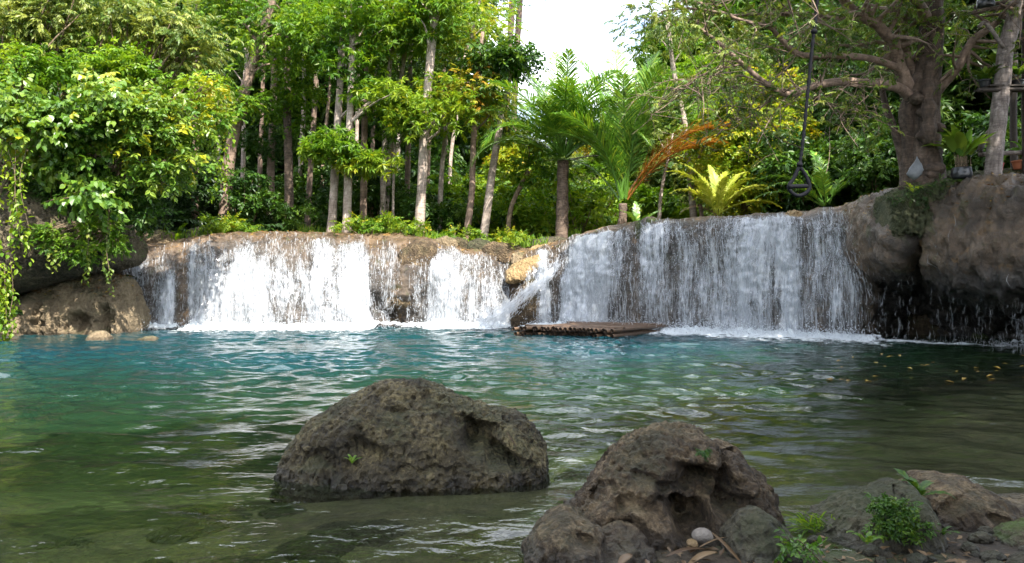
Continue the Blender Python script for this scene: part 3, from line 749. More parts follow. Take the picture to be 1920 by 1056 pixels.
# ------------------------------------------------------------------ rocks
def rock(label, top, bot, Y, depth, mat, name='boulder', cat='boulder', rough=1., n=(190, 150), dents=(), sq=2.4, seed=0, group=None, fine=1., skew=0.):
    """top: outline in photo pixels at distance Y; bot: z of the underside or an outline"""
    top = np.array(top, float)
    px = np.linspace(top[0, 0], top[-1, 0], n[0])
    s = np.linspace(0, 1, n[0]); px = top[0, 0] + (top[-1, 0] - top[0, 0]) * (.5 - .5 * np.cos(s * pi)) * .5 + (top[-1, 0] - top[0, 0]) * s * .5
    zt = CAMH - (gsmooth(np.interp(px, top[:, 0], top[:, 1]), 2.) - CY) / FOC * Y
    if np.isscalar(bot): zb = np.full(n[0], float(bot))
    else:
        b = np.array(bot, float); zb = CAMH - (gsmooth(np.interp(px, b[:, 0], b[:, 1]), 2.) - CY) / FOC * Y
    x = (px - CX) / FOC * Y
    zc = np.where(zt > zb, (zt + zb) / 2, zt); hz = np.maximum((zt - zb) / 2, .004)
    if np.isscalar(bot): zc = zb + (zt - zb) * .18; 
    prof = np.sqrt(np.clip(1 - np.abs(2 * s - 1) ** 2.6, 0, 1))
    dy = depth * (.12 + .88 * prof)
    ph = np.linspace(0, 2 * pi, n[1], endpoint=False)
    e = 2 / sq
    cy = np.sign(np.cos(ph)) * np.abs(np.cos(ph)) ** e; cz = np.sign(np.sin(ph)) * np.abs(np.sin(ph)) ** e
    V = np.zeros((n[0], n[1], 3))
    V[..., 0] = x[:, None]
    V[..., 1] = Y + dy[:, None] * cy[None] + skew * np.clip(cz, 0, 1)[None] * depth
    up = (zt - zc); dn = (zc - zb)
    V[..., 2] = zc[:, None] + np.where(cz > 0, up[:, None] * cz[None], dn[:, None] * cz[None])
    # pinch ends
    cen = np.array([x.mean(), Y, zc.mean()])
    N = np.cross(np.gradient(V, axis=0), np.roll(V, -1, 1) - np.roll(V, 1, 1)); N /= np.linalg.norm(N, axis=-1)[..., None] + 1e-9
    if ((V - cen) * N).sum() < 0: N = -N
    q = V.reshape(-1, 3) + seed * 3.7
    size = (x[-1] - x[0])
    k = 1.6 / size
    disp = (fbm(q * 1.3 * k, 3) * .075 * size * .5 + ridged(q * 4 * k, 3) * .018 * size * .6) * rough
    disp = disp + (ridged(q * 9, 4) * .009 + fbm(q * 28, 3) * .008 - .02 * smooth01(perlin(q * 17 + 5), .25, .6)) * fine
    ck = np.abs(perlin(q * 2.6 * k + 31)) + .25 * np.abs(perlin(q * 14)); disp = disp - .028 * size * .5 * np.exp(-(ck / .045) ** 2) * min(rough, 1) * (fine > .5)
    disp = disp + .028 * size * rough * (np.abs(perlin(q * 2.2 * k + 3)) - .25)
    endf = np.clip(np.minimum(s, 1 - s) * 14, 0, 1)[:, None]
    V = V + N * (disp.reshape(n) * endf)[..., None]
    for (dx, dyy, rx, ry, amt, rot) in dents:
        u = CX + V[..., 0] / V[..., 1] * FOC - dx; w = CY + (CAMH - V[..., 2]) / V[..., 1] * FOC - dyy
        u = u + (rx + ry) * .3 * perlin(q.reshape(-1, 3) * 6 + 2).reshape(n); w = w + (rx + ry) * .3 * perlin(q.reshape(-1, 3) * 6 + 12).reshape(n)
        u2 = u * math.cos(rot) + w * math.sin(rot); w2 = -u * math.sin(rot) + w * math.cos(rot)
        g = np.exp(-np.clip((u2 / rx) ** 2 + (w2 / ry) ** 2, 0, 50) ** 1.7) * (V[..., 1] < Y + .1 * depth)
        V[..., 1] += amt * g * (1 + .35 * perlin(V.reshape(-1, 3) * 9).reshape(n))
    f = grid_faces(n[0], n[1], True)
    v = np.vstack([V.reshape(-1, 3), V[0].mean(0), V[-1].mean(0)])
    c0, c1 = n[0] * n[1], n[0] * n[1] + 1
    j = np.arange(n[1]); j2 = (j + 1) % n[1]
    f3 = np.vstack([np.stack([np.full(n[1], c0), j, j2], -1), np.stack([np.full(n[1], c1), (n[0] - 1) * n[1] + j2, (n[0] - 1) * n[1] + j], -1)])
    base = np.array([x.mean(), Y, min(zb.min(), zt.min())])
    o = obj(name, mesh_data(name, v - base, [f, f3], mat)); o.location = tuple(base)
    if label: tag(o, label, cat, group)
    return o

rock('large dome shaped pitted grey brown boulder standing alone in the shallow water',
     [(517, 893), (526, 868), (545, 835), (575, 800), (620, 764), (680, 733), (735, 719), (785, 716), (826, 732), (858, 752), (915, 768), (968, 788), (1000, 825), (1018, 862), (1031, 900)],
     -.45, 6.3, .58, M['boulder'], n=(400, 320), sq=1.85, seed=1, rough=.6, skew=.1, fine=1.7,
     dents=[(925, 842, 62, 24, .34, .55), (880, 815, 16, 30, .16, -.2), (690, 850, 30, 26, .14, 0), (630, 880, 60, 26, .10, .2), (800, 745, 12, 16, .05, .3), (750, 770, 20, 8, .03, 0), (820, 880, 90, 6, .03, -.15), (965, 868, 22, 14, .12, .6)])
rock('rugged brown foreground boulder with a deep dark hollow holding a pebble',
     [(985, 1080), (1010, 1010), (1060, 972), (1110, 925), (1150, 868), (1190, 833), (1228, 816), (1290, 811), (1322, 818), (1336, 848), (1383, 853), (1397, 888), (1432, 905), (1442, 960), (1452, 1060)],
     -.4, 5.0, .62, M['boulder_brown'], n=(380, 300), sq=2.2, seed=2, rough=.75, skew=.2, fine=2.,
     dents=[(1325, 920, 62, 30, .34, .3), (1305, 978, 42, 40, .45, .1), (1378, 950, 26, 50, .3, -.3), (1362, 862, 10, 24, .1, .2), (1250, 925, 20, 20, .1, 0), (1215, 900, 30, 10, .05, .6), (1180, 950, 26, 22, .1, .3), (1125, 930, 18, 30, .09, .5), (1240, 965, 34, 26, .1, .2), (1180, 1000, 40, 22, .1, 0), (1330, 880, 26, 10, .06, .2)])
rock('low pale rock shelf sloping from the hollowed boulder into the water',
     [(968, 1075), (985, 1035), (1020, 985), (1062, 968), (1105, 985), (1130, 1010), (1165, 998), (1205, 1010), (1240, 1060)], -.35, 4.45, .38, M['boulder_brown'], seed=3, n=(200, 150),
     dents=[(1095, 1020, 26, 16, .1, 0), (1145, 1030, 14, 30, .08, .2)])
rock('rounded olive rock leaning on the right flank of the hollowed boulder', [(1352, 1075), (1362, 1000), (1385, 968), (1415, 955), (1440, 968), (1470, 992), (1484, 1030), (1488, 1075)], -.3, 4.4, .3, M['boulder_mossy'], seed=4, n=(160, 130), sq=2.1)
rock('pointed rock with dark green creepers over its peak', [(1488, 1090), (1498, 1018), (1540, 982), (1600, 948), (1645, 928), (1668, 914), (1683, 907), (1698, 914), (1706, 950), (1728, 985), (1738, 1030), (1745, 1090)],
     -.3, 4.75, .5, M['boulder_mossy'], seed=5, n=(240, 180), dents=[(1684, 925, 6, 16, .1, 0), (1560, 1000, 40, 8, .05, -.4), (1650, 1010, 40, 20, .06, 0)])
rock('broad brownish grey rock at the right edge behind the creeper rock', [(1700, 1060), (1712, 960), (1722, 912), (1748, 895), (1782, 906), (1830, 922), (1855, 938), (1915, 948), (2000, 960), (2090, 1000), (2120, 1070)],
     -.3, 5.1, .55, M['boulder_brown'], seed=6, n=(240, 170), dents=[(1880, 975, 30, 10, .08, .2), (1790, 950, 24, 10, .05, -.3)])
rock('small dark angular stone at the bottom right edge', [(1862, 1050), (1868, 1010), (1900, 992), (1950, 980), (1975, 1010), (1985, 1050)], -.05, 4.5, .2, M['rock_dark'], seed=7, n=(110, 90), name='stone', cat='stone')
rock('smooth round grey pebble lying in the boulder hollow', [(1298, 1006), (1302, 996), (1312, 991), (1324, 991), (1334, 998), (1337, 1009)], [(1298, 1007), (1305, 1016), (1318, 1020), (1330, 1016), (1337, 1010)], 4.4, .055, M['pebble'], seed=8, n=(60, 50), name='pebble', cat='pebble', rough=.15, fine=.12, sq=2)
rock('tiny yellowish stone in front of the smooth grey pebble', [(1288, 1020), (1291, 1013), (1298, 1011), (1306, 1014), (1308, 1022)], [(1288, 1021), (1298, 1030), (1308, 1023)], 4.33, .035, M['rock_gold'], seed=9, n=(50, 40), name='pebble', cat='pebble', rough=.3, fine=.2, sq=2)
# pool stones
rock('humped ochre stone breaking the water below the leafy rock', [(161, 646), (168, 632), (180, 622), (192, 621), (204, 630), (212, 645)], -.3, 20.6, .35, M['rock_tan'], seed=10, n=(90, 70), name='stone', cat='stone')
rock('low flat ochre stone just breaking the water', [(252, 648), (262, 637), (275, 631), (288, 633), (300, 646)], -.3, 20.2, .35, M['rock_tan'], seed=11, n=(90, 70), name='stone', cat='stone')
# left outcrop
rock('massive dark overhanging rock draped in moss and roots', [(-160, 330), (-60, 350), (30, 362), (90, 370), (140, 382), (180, 398), (210, 420), (232, 452), (246, 486)],
     [(-160, 600), (-60, 585), (30, 556), (90, 540), (140, 520), (190, 505), (225, 494), (246, 488)], 23.6, 2.3, M['rock_dark'], seed=12, n=(260, 190), sq=2.6, rough=.8, fine=4., name='overhanging_rock', cat='rock')
rock('low tan rock covered with fallen leaves under the overhang', [(-160, 640), (-60, 598), (0, 582), (40, 575), (66, 562), (105, 540), (150, 527), (205, 523), (236, 535), (250, 575), (262, 640)],
     -.7, 23.9, 1.75, M['rock_tan'], seed=13, n=(280, 190), rough=.9, fine=4., name='rock_shelf', cat='rock', dents=[(140, 605, 22, 20, .6, 0), (190, 600, 16, 26, .6, 0), (65, 600, 10, 40, .3, 0), (90, 555, 16, 12, .2, 0)])
# rocks on the ledges
for i, (lab, top, Y, dp, m) in enumerate([
    ('ochre slab lying flat above the short waterfall', [(985, 478), (1000, 464), (1025, 457), (1048, 460), (1056, 474)], 28.0, .7, 'rock_gold'),
    ('golden wedge of rock tilted above the white chute', [(948, 515), (962, 497), (985, 486), (1010, 477), (1022, 484), (1000, 505)][:5], 26.6, .45, 'rock_gold'),
    ('dark wet stone wedged above the middle fan shaped waterfall', [(872, 468), (880, 455), (900, 449), (918, 456), (926, 470)], 28.2, .4, 'boulder_mossy'),
    ('flat brown stone between the dark wet stone and the ochre slab', [(922, 474), (930, 458), (952, 455), (972, 462), (984, 476)], 28.6, .45, 'boulder_brown'),
    ('pale stone at the lip left of the middle fan shaped waterfall', [(812, 462), (820, 449), (836, 444), (852, 450), (858, 464)], 27.6, .4, 'rock_tan'),
    ('dark lump of rock beside the thin slanting waterfall', [(742, 520), (752, 470), (780, 452), (812, 456), (826, 480), (820, 520)], 26.5, .55, 'boulder_brown'),
    ('squarish dark block above the right side of the middle waterfall', [(905, 480), (908, 462), (925, 455), (945, 460), (952, 482)], 27.7, .4, 'boulder_brown'),
    ('rounded grey stone sitting highest above the middle waterfall', [(838, 470), (842, 452), (858, 446), (876, 452), (882, 472)], 28.3, .4, 'boulder'),
    ('small ochre stone between the dark block and the golden wedge', [(958, 490), (962, 478), (975, 474), (988, 480), (992, 492)], 27.5, .3, 'rock_tan'),
    ('long low mossy rock behind the ochre slab', [(990, 466), (1000, 452), (1030, 446), (1062, 450), (1075, 462)], 28.6, .4, 'boulder_mossy'),
    ('wet brown bulge bulging out of the face left of the middle waterfall', [(722, 560), (730, 515), (748, 488), (764, 496), (774, 525), (778, 562)], 26.35, .4, 'boulder_brown'),
    ('dark wet shoulder of rock on the right of the white chute', [(958, 600), (972, 560), (985, 530), (1000, 520), (1012, 540), (1016, 600)], 26.1, .4, 'boulder_brown'),
    ('mossy brown knob hung with roots on the lip of the wide waterfall', [(1188, 436), (1194, 420), (1212, 412), (1232, 413), (1244, 424)], 24.7, .4, 'moss'),
    ('flat tan stone lying on the lip of the wide waterfall', [(1470, 406), (1478, 399), (1490, 397), (1500, 400), (1506, 408)], 22.6, .25, 'rock_gold'),
    ('leaf strewn stone at the top of the two step waterfall', [(262, 462), (275, 440), (300, 432), (325, 438), (338, 462)], 28.2, .6, 'rock_tan'),
    ('small mossy stone left of the broad sunlit waterfall lip', [(330, 462), (342, 440), (365, 430), (392, 432), (402, 448)], 28.4, .5, 'boulder_mossy')]):
    rock(lab, top, float(P(0, max(t[1] for t in top), Y)[2]) - .25, Y, dp, M[m], seed=20 + i, n=(90, 70), fine=3., name='ledge_stone', cat='stone')
# moss bank under the big tree
rock('moss covered bank under the big gnarled tree', [(1655, 385), (1690, 366), (1720, 350), (1765, 338), (1810, 334), (1840, 340), (1850, 356)], 2.6, 18.9, 1.0, M['moss'], seed=31, n=(200, 140), fine=7., rough=1.8, name='moss_bank', cat='moss')
rock('low mossy curb behind the leaning post', [(1815, 350), (1825, 326), (1880, 320), (1950, 318), (2040, 316), (2060, 340)], 3.2, 18.6, .25, M['moss'], seed=32, n=(140, 80), fine=3., name='mossy_curb', cat='curb')
# stones on the bed
def bed_stones():
    proto = rock('submerged brown bed stone in the shallows', [(930, 985), (935, 965), (960, 957), (985, 967), (992, 985)], -.1, 5., .11, M['boulder_mossy'], seed=41, n=(60, 48), name='bed_stone', cat='stone')
    me = proto.data; bpy.data.objects.remove(proto)
    for i in range(46):
        y = R.uniform(4.2, 9.5); x = R.uniform(-.62 * y, .3 * y if y > 5.6 else -.05 * y)
        o = obj('bed_stone', me); s = R.uniform(.5, 2.0)
        o.scale = (s * R.uniform(.8, 1.6), s * R.uniform(.9, 1.7), s * .45); o.rotation_euler = (0, 0, R.uniform(0, 6.28))
        o.location = (x, y, gz(x, y) - .05 * s)
        tag(o, 'brown stone lying under the shallow water near the shore', 'stone', 'stones on the shallow pool bed')
bed_stones()

# ------------------------------------------------------------------ foliage
def leaf_pts(L, W, K):
    if K == 4: return np.array([(0, 0, 0), (.42 * L, -W / 2, .1 * W), (L, 0, -.12 * L), (.42 * L, W / 2, .1 * W)])
    return np.array([(0, 0, 0), (.26 * L, -W * .44, .13 * W), (.66 * L, -W * .40, .08 * W), (L, 0, -.14 * L), (.66 * L, W * .40, .08 * W), (.26 * L, W * .44, .13 * W)])
F4 = np.array([(0, 1, 2, 3)]); F6 = np.array([(0, 1, 2, 3), (0, 3, 4, 5)])
def rotm(yaw, pitch, roll):
    return np.array(Euler((roll, -pitch, yaw), 'XYZ').to_matrix())
def make_spray(kind, r):
    out = []
    if kind == 'pinnate':        # feathery, drooping
        n = 7
        for i in range(n):
            x = .15 + .85 * i / (n - 1); z = -.3 * x * x
            for s in (-1, 1):
                out.append(leaf_pts(.42 * r.uniform(.8, 1.15), .15, 4) @ rotm(s * (1.05 - .35 * x + r.normal() * .12), -.35 - r.random() * .5, r.normal() * .3).T + (x, 0, z))
    elif kind == 'rosette':      # mango-like whorl
        for i in range(10):
            out.append(leaf_pts(.72 * r.uniform(.75, 1.1), .2, 4) @ rotm(i * 2.4 + r.normal() * .3, .35 - r.random() * 1.3, r.normal() * .4).T + (.5 + .1 * r.random(), 0, 0))
    elif kind == 'oval':
        n = 8
        for i in range(n):
            x = .1 + .9 * i / (n - 1); s = 1 if i % 2 else -1
            out.append(leaf_pts(.4 * r.uniform(.8, 1.2), .23, 6) @ rotm(s * (.9 + r.normal() * .25), -.3 + r.normal() * .35, r.normal() * .4).T + (x, 0, -.25 * x * x))
    elif kind == 'heart':
        n = 6
        for i in range(n):
            x = .1 + .9 * i / (n - 1); s = 1 if i % 2 else -1
            out.append(leaf_pts(.5 * r.uniform(.75, 1.2), .42, 6) @ rotm(s * (.7 + r.normal() * .3), -.75 + r.normal() * .3, r.normal() * .35).T + (x, .05 * s, -.2 * x * x))
    elif kind == 'vine':         # hanging strand
        for i in range(12):
            out.append(leaf_pts(.2 * r.uniform(.7, 1.2), .13, 6) @ rotm(r.uniform(0, 6.28), -.7 + r.normal() * .4, r.normal() * .4).T + (.05 * r.normal(), .05 * r.normal(), -i * .12))
    return np.array(out)
SPR = {}
for kd in ('pinnate', 'rosette', 'oval', 'heart', 'vine'):
    r = np.random.default_rng(hash(kd) % 1000 if False else len(kd) * 7 + ord(kd[0]))
    SPR[kd] = [make_spray(kd, r) for _ in range(5)]

class Leaves:
    def __init__(s): s.v = []; s.f = []; s.t = []; s.n = 0
    def sprays(s, kind, pos, out, size, tint):
        N = len(pos)
        if not N: return
        xax = out / (np.linalg.norm(out, axis=1)[:, None] + 1e-9)
        up = np.array([0, 0, 1.]) + R.normal(0, .35, (N, 3))
        if kind == 'vine': xax = np.stack([np.cos(tint * 50), np.sin(tint * 50), 0 * tint], -1); up = np.array([0, 0, 1.]) + R.normal(0, .08, (N, 3))
        yax = np.cross(up, xax); yax /= np.linalg.norm(yax, axis=1)[:, None] + 1e-9
        zax = np.cross(xax, yax)
        M3 = np.stack([xax, yax, zax], 1)           # rows
        var = R.integers(0, 5, N)
        for k in range(5):
            i = np.where(var == k)[0]
            if not len(i): continue
            T = SPR[kind][k]; Lf, K = T.shape[:2]
            v = np.einsum('lkc,ncd->nlkd', T, M3[i]) * size[i][:, None, None, None] + pos[i][:, None, None]
            b = (np.arange(len(i) * Lf) * K)[:, None, None] + s.n
            s.f.append((b + (F4 if K == 4 else F6)[None]).reshape(-1, 4))
            tt = np.clip(tint[i][:, None] + R.normal(0, .13, (len(i), Lf)), 0, 1)
            s.t.append(np.repeat(tt.ravel(), K)); s.v.append(v.reshape(-1, 3)); s.n += len(i) * Lf * K
    def clumps(s, kind, centers, rad, per, size, flat=.62, tint=(.5, .2), shell=.45):
        centers = np.asarray(centers, float)
        for c in centers:
            rr = rad * R.uniform(.7, 1.25); n = int(per * R.uniform(.75, 1.25))
            d = R.normal(size=(n, 3)); d[:, 2] = d[:, 2] * .8 + .25; d /= np.linalg.norm(d, axis=1)[:, None]
            q = c + d * (rr * (shell + (1 - shell) * R.random(n))[:, None]) * np.array([1, 1, flat])
            o = d * np.array([1, 1, .45]) + R.normal(0, .3, (n, 3)); o[:, 2] -= .1
            tb = np.clip(R.normal(*tint), 0, 1)
            s.sprays(kind, q, o, size * R.uniform(.75, 1.2, n), np.clip(tb + R.normal(0, .1, n), 0, 1))
    def build(s, name, mat, parent=None, off=(0, 0, 0)):
        return obj(name, mesh_data(name, np.vstack(s.v) - np.asarray(off), np.vstack(s.f), mat, False, {'tint': np.concatenate(s.t)}), parent)

def ellip(c, r, n, seed=None, inner=.0):
    d = R.normal(size=(n, 3)); d /= np.linalg.norm(d, axis=1)[:, None]
    return np.asarray(c) + d * (inner + (1 - inner) * R.random((n, 1)) ** .45) * np.asarray(r)

def tree(label, path, r0, r1, crowns, bark, leaf, kind, group=None, name='tree', per=46, crad=1.1, size=.35, tint=(.5, .2), seg=10, limbs=True, cat='tree', twigs=True):
    """path: trunk points; crowns: list of (centre, radii, number of clumps)"""
    pts = spline(path, 18); base = pts[0].copy()
    root = empty(name, label, cat, base, group)
    mb = MB(); rad = np.linspace(1, 0, 18) ** .85 * (r0 - r1) + r1; rad[0] *= 1.35; rad[1] *= 1.1
    mb.tube(pts - base, rad, seg, True, .16)
    L = Leaves(); C = []
    for c, r, n in crowns:
        cc = ellip(c, r, n); C.append(cc); L.clumps(kind, cc, min(crad, 1.0 * r[2] + .2), per, size, tint=tint)
    C = np.vstack(C)
    if limbs:
        for c in C[::2]:
            dist = np.linalg.norm((pts[6:] - c) * np.array([1, 1, 1.6]) + np.array([0, 0, 1.2]), axis=1); k = 6 + dist.argmin()
            a = pts[k]; m = (a + c) / 2 + np.array([0, 0, .25]) + R.normal(0, .15, 3)
            mb.tube(spline([a, m, c], 7) - base, np.linspace(max(rad[k] * .45, .025), .012, 7), 5, False)
    mb.build('trunk', M[bark], root)
    L.build('crown', M[leaf], root, base)
    return root

def plateau(px, Y, sink=.15):
    x = (px - CX) / FOC * Y
    return np.array([x, Y, float(top_z(np.array([x]), np.array([Y]))[0]) - sink])
TR = 'forest trees standing behind the left cascades'
def pt(px, py, Y): return P(px, py, Y)
def trunk_path(Y, base_px, pts, lean=0.):
    return [plateau(base_px, Y)] + [P(a, b, Y + lean * (k + 1)) for k, (a, b) in enumerate(pts)]
def blob(px, py, rx, ry, Y, n, rd=1.6):
    return (P(px, py, Y), (rx / FOC * Y, rd, ry / FOC * Y), n)

tree('slim dark trunk standing alone in shadow beside the left hillside shrubs', trunk_path(31, 367, [(366, 300), (368, 120), (372, -60)]), .15, .08, [blob(400, -25, 110, 90, 31, 9)], 'bark_brown', 'leaf_bright', 'pinnate', TR)
tree('thick brown trunk leaning right and bending up into the canopy', trunk_path(30, 420, [(430, 300), (462, 160), (500, 40), (525, -60)]), .24, .12, [blob(530, 65, 110, 70, 29.6, 12), blob(470, 0, 90, 60, 30, 8), blob(450, 190, 50, 30, 29.5, 4, .8)], 'bark_brown', 'leaf_bright', 'pinnate', TR)
tree('straight grey brown trunk hung with broad dark foliage low down', trunk_path(33, 507, [(508, 300), (513, 180), (515, -40)]), .17, .1, [blob(510, -5, 90, 80, 33, 9), blob(500, 260, 40, 60, 32.6, 5, .8)], 'bark_brown', 'leaf_deep', 'rosette', TR)
tree('ringed brown trunk with a tuft of drooping leaves halfway up', trunk_path(32, 543, [(541, 300), (538, 190), (540, 0)]), .18, .12, [blob(545, 195, 45, 30, 31.5, 5, .7), blob(550, 35, 90, 70, 32, 8)], 'palm_trunk', 'leaf_bright', 'rosette', TR)
tree('thin trunk leaning right in shadow between ringed trunk and pale pair', trunk_path(35, 575, [(583, 300), (592, 170), (600, 0)]), .13, .08, [blob(600, 35, 90, 90, 35, 9)], 'bark_brown', 'leaf_bright', 'pinnate', TR)
tree('pale grey trunk leaning slightly right, the left one of a close pair', trunk_path(29, 621, [(628, 320), (636, 190), (645, 20)]), .155, .1, [blob(640, 65, 80, 70, 29, 9), blob(625, 285, 45, 22, 28.2, 6, .7), blob(670, 160, 60, 40, 28.6, 5)], 'bark_grey', 'leaf_bright', 'rosette', TR)
tree('brightest straight pale trunk close to the ledge with yellow green spray', trunk_path(28.6, 650, [(653, 320), (657, 200), (662, 20)]), .155, .1, [blob(690, 300, 50, 14, 27.8, 6, .6), blob(740, 185, 70, 28, 28, 6, .8), blob(700, 25, 80, 60, 29, 8)], 'bark_grey', 'leaf_yellow', 'rosette', TR, tint=(.3, .14))
tree('reddish brown slender trunk just behind the pale pair', trunk_path(30, 681, [(682, 320), (684, 180), (686, 0)]), .13, .09, [blob(690, 85, 80, 70, 30.5, 9)], 'bark_brown', 'leaf_bright', 'pinnate', TR)
tree('slender forked pale trunk in front of shrubs', trunk_path(30.5, 716, [(720, 300), (726, 190), (740, 0)]), .11, .07, [blob(760, 65, 80, 90, 30, 11), blob(710, -5, 80, 60, 31, 6)], 'bark_grey', 'leaf_bright', 'pinnate', TR)
tree('crooked thin trunk curving right beside the forked pale trunk', trunk_path(31, 722, [(728, 320), (742, 220), (760, 90), (770, 0)]), .12, .06, [blob(790, 35, 70, 80, 31, 8)], 'bark_grey', 'leaf_bright', 'oval', TR, size=.4)
tree('very thin whitish sapling stem', trunk_path(30, 736, [(738, 340), (741, 260), (745, 180)]), .055, .03, [blob(760, 230, 40, 40, 30, 5, .7)], 'bark_grey', 'leaf_bright', 'rosette', TR, seg=6)
tree('dark thin trunk behind the very thin sapling', trunk_path(33, 761, [(764, 330), (768, 200), (770, 60)]), .12, .08, [blob(780, 150, 60, 60, 33, 7)], 'bark_brown', 'leaf_deep', 'oval', TR)
tree('tall bright pale trunk rising with a slight lean high above its neighbours', trunk_path(28.8, 785, [(792, 320), (800, 190), (812, 50), (818, -40)]), .17, .13, [blob(815, 15, 50, 45, 28.5, 10, 1.), blob(800, 220, 40, 50, 28, 5, .6)], 'bark_grey', 'leaf_yellow', 'rosette', TR, tint=(.25, .12))
tree('wispy tree of several thin white stems with yellow leaves', trunk_path(31, 822, [(830, 300), (848, 190), (880, 80), (905, -20)]), .1, .04, [blob(870, 35, 70, 70, 31, 9), blob(860, 180, 50, 60, 31, 5)], 'bark_grey', 'leaf_yellow', 'pinnate', TR, tint=(.5, .2), size=.36)
tree('crooked orange leaved tree', trunk_path(29.5, 868, [(884, 370), (888, 260), (896, 150), (905, 60)]), .125, .06, [blob(895, 200, 55, 70, 29.3, 12, 1.), blob(905, 85, 50, 50, 29.5, 4)], 'bark_brown', 'leaf_autumn', 'pinnate', TR, per=26, size=.36)
tree('brown trunk leaning strongly right towards the palms', trunk_path(29.5, 903, [(922, 330), (940, 225), (955, 150)]), .15, .09, [blob(950, 112, 26, 30, 29.5, 8, .9), blob(900, 150, 50, 50, 30, 4)], 'bark_grey', 'leaf_deep', 'oval', TR, size=.45)
tree('short bent trunk sweeping up behind the ledge stones', trunk_path(30, 950, [(956, 400), (975, 350), (990, 320)]), .1, .06, [blob(985, 300, 50, 35, 30, 5)], 'stem', 'leaf_bright', 'rosette', TR)
# extra mid-distance trees filling the canopy
for i, (px, Y, h, r) in enumerate([(320, 35, 300, .12), (452, 36, 260, .11), (480, 38, 240, .12), (560, 40, 200, .13), (605, 38, 150, .09), (668, 37, 150, .1), (700, 40, 120, .12), (748, 38, 110, .1), (800, 36, 80, .08), (845, 37, 120, .09), (835, 40, 100, .1), (880, 38, 170, .09), (590, 44, 100, .14), (400, 42, 150, .14), (650, 46, 80, .15)]):
    tree('slim forest trunk in the shade behind the front row of trunks', trunk_path(Y, px, [(px + R.uniform(-4, 10), 300), (px + R.uniform(-5, 22), 150), (px + R.uniform(-5, 35), -30)]), r, r * .6, [blob(px + R.uniform(-20, 40), 30 + R.uniform(-60, 40), 90, 85, Y, 9, 2.)], 'bark_grey' if i % 2 else 'bark_brown', ['leaf_bright', 'leaf_deep', 'leaf_olive'][i % 3], ['pinnate', 'oval', 'rosette'][i % 3], 'trunks in the second row of forest')

# background trees: crown down to the ground, copied
def bg_proto(leaf, kind, h, w, ncl, per=60, size=.55):
    root = empty('background_tree', 'placeholder', 'tree', (0, 0, 0))
    mb = MB(); pts = spline([(0, 0, -.5), (R.normal() * .2, R.normal() * .2, h * .5), (R.normal() * .4, 0, h * .92)], 10)
    mb.tube(pts, np.linspace(.22, .06, 10), 7, True, .1)
    L = Leaves(); z = R.random(ncl) ** .8
    a = R.uniform(0, 6.28, ncl); rr = w * np.sin(np.clip(.18 + z * .82, 0, 1) * pi) ** .6 * (.45 + .55 * R.random(ncl))
    C = np.stack([np.cos(a) * rr, np.sin(a) * rr, .06 * h + z * h * .94], -1)
    L.clumps(kind, C, w * .36, per, size, tint=(.5, .22))
    for c in C[::3]:
        k = np.abs(pts[:, 2] - c[2] + .8).argmin(); mb.tube(spline([pts[k], (pts[k] + c) / 2 + [0, 0, .2], c], 5), np.linspace(.06, .015, 5), 4, False)
    mb.build('trunk', M['bark_brown'], root); L.build('crown', M[leaf], root)
    return root
protos = {'b': bg_proto('leaf_bright', 'rosette', 9, 3., 42), 'o': bg_proto('leaf_olive', 'pinnate', 9, 3., 42), 'd': bg_proto('leaf_deep', 'oval', 9, 3.1, 42), 'k': bg_proto('leaf_dark', 'rosette', 9, 3.1, 42), 'y': bg_proto('leaf_yellow', 'rosette', 8, 2.8, 40)}
used = set()
def place_bg(k, px, Y, sc, label, group):
    x = (px - CX) / FOC * Y; loc = (x, Y, gz(x, Y) - .3)
    if k not in used:
        used.add(k); o = protos[k]; o.location = loc; o.scale = (sc,) * 3; o['label'] = label; o['group'] = group; return o
    return dup(protos[k], loc, R.uniform(0, 6.28), (sc * R.uniform(.9, 1.15), sc * R.uniform(.9, 1.15), sc), label, group)
for i, px in enumerate(np.linspace(-60, 905, 17)):
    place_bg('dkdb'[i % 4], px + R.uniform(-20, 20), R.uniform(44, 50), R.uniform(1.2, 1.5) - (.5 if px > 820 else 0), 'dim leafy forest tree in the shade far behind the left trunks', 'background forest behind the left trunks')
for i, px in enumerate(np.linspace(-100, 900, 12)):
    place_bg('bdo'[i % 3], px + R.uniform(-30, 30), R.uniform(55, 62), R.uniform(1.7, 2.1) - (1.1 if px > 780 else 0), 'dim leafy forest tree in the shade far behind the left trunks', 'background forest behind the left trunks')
for i, (px, Y, sc) in enumerate([(975, 50, .72), (1040, 54, .55), (1095, 56, .55), (1150, 55, .58), (1205, 54, .72), (1010, 44, .55), (1080, 45, .5), (1140, 44, .52), (960, 41, .62), (1215, 44, .62), (1260, 50, 1.0)]):
    place_bg('oby'[i % 3], px, Y, sc, 'pale sunlit tree under the sky gap behind the palms', 'sunlit trees behind the palms')
for i, (px, Y, sc) in enumerate([(1310, 50, 1.25), (1370, 54, 1.5), (1440, 50, 1.5), (1500, 52, 1.7), (1280, 58, 1.4), (1350, 40, .7), (1570, 44, 1.4), (1640, 42, 1.4), (1300, 44, .8)]):
    place_bg('bobd'[i % 4], px, Y, sc, 'green tree behind the yellow green bush on the right plateau', 'trees behind the yellow green bush')
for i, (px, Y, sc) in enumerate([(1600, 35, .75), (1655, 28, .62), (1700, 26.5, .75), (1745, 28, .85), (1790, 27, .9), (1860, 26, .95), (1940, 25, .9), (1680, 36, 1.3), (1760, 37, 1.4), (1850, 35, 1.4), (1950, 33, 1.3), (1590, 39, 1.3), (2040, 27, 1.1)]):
    place_bg('kd'[i % 2], px, Y, sc, 'dark shaded tree behind the big gnarled tree', 'dark trees behind the big gnarled tree')

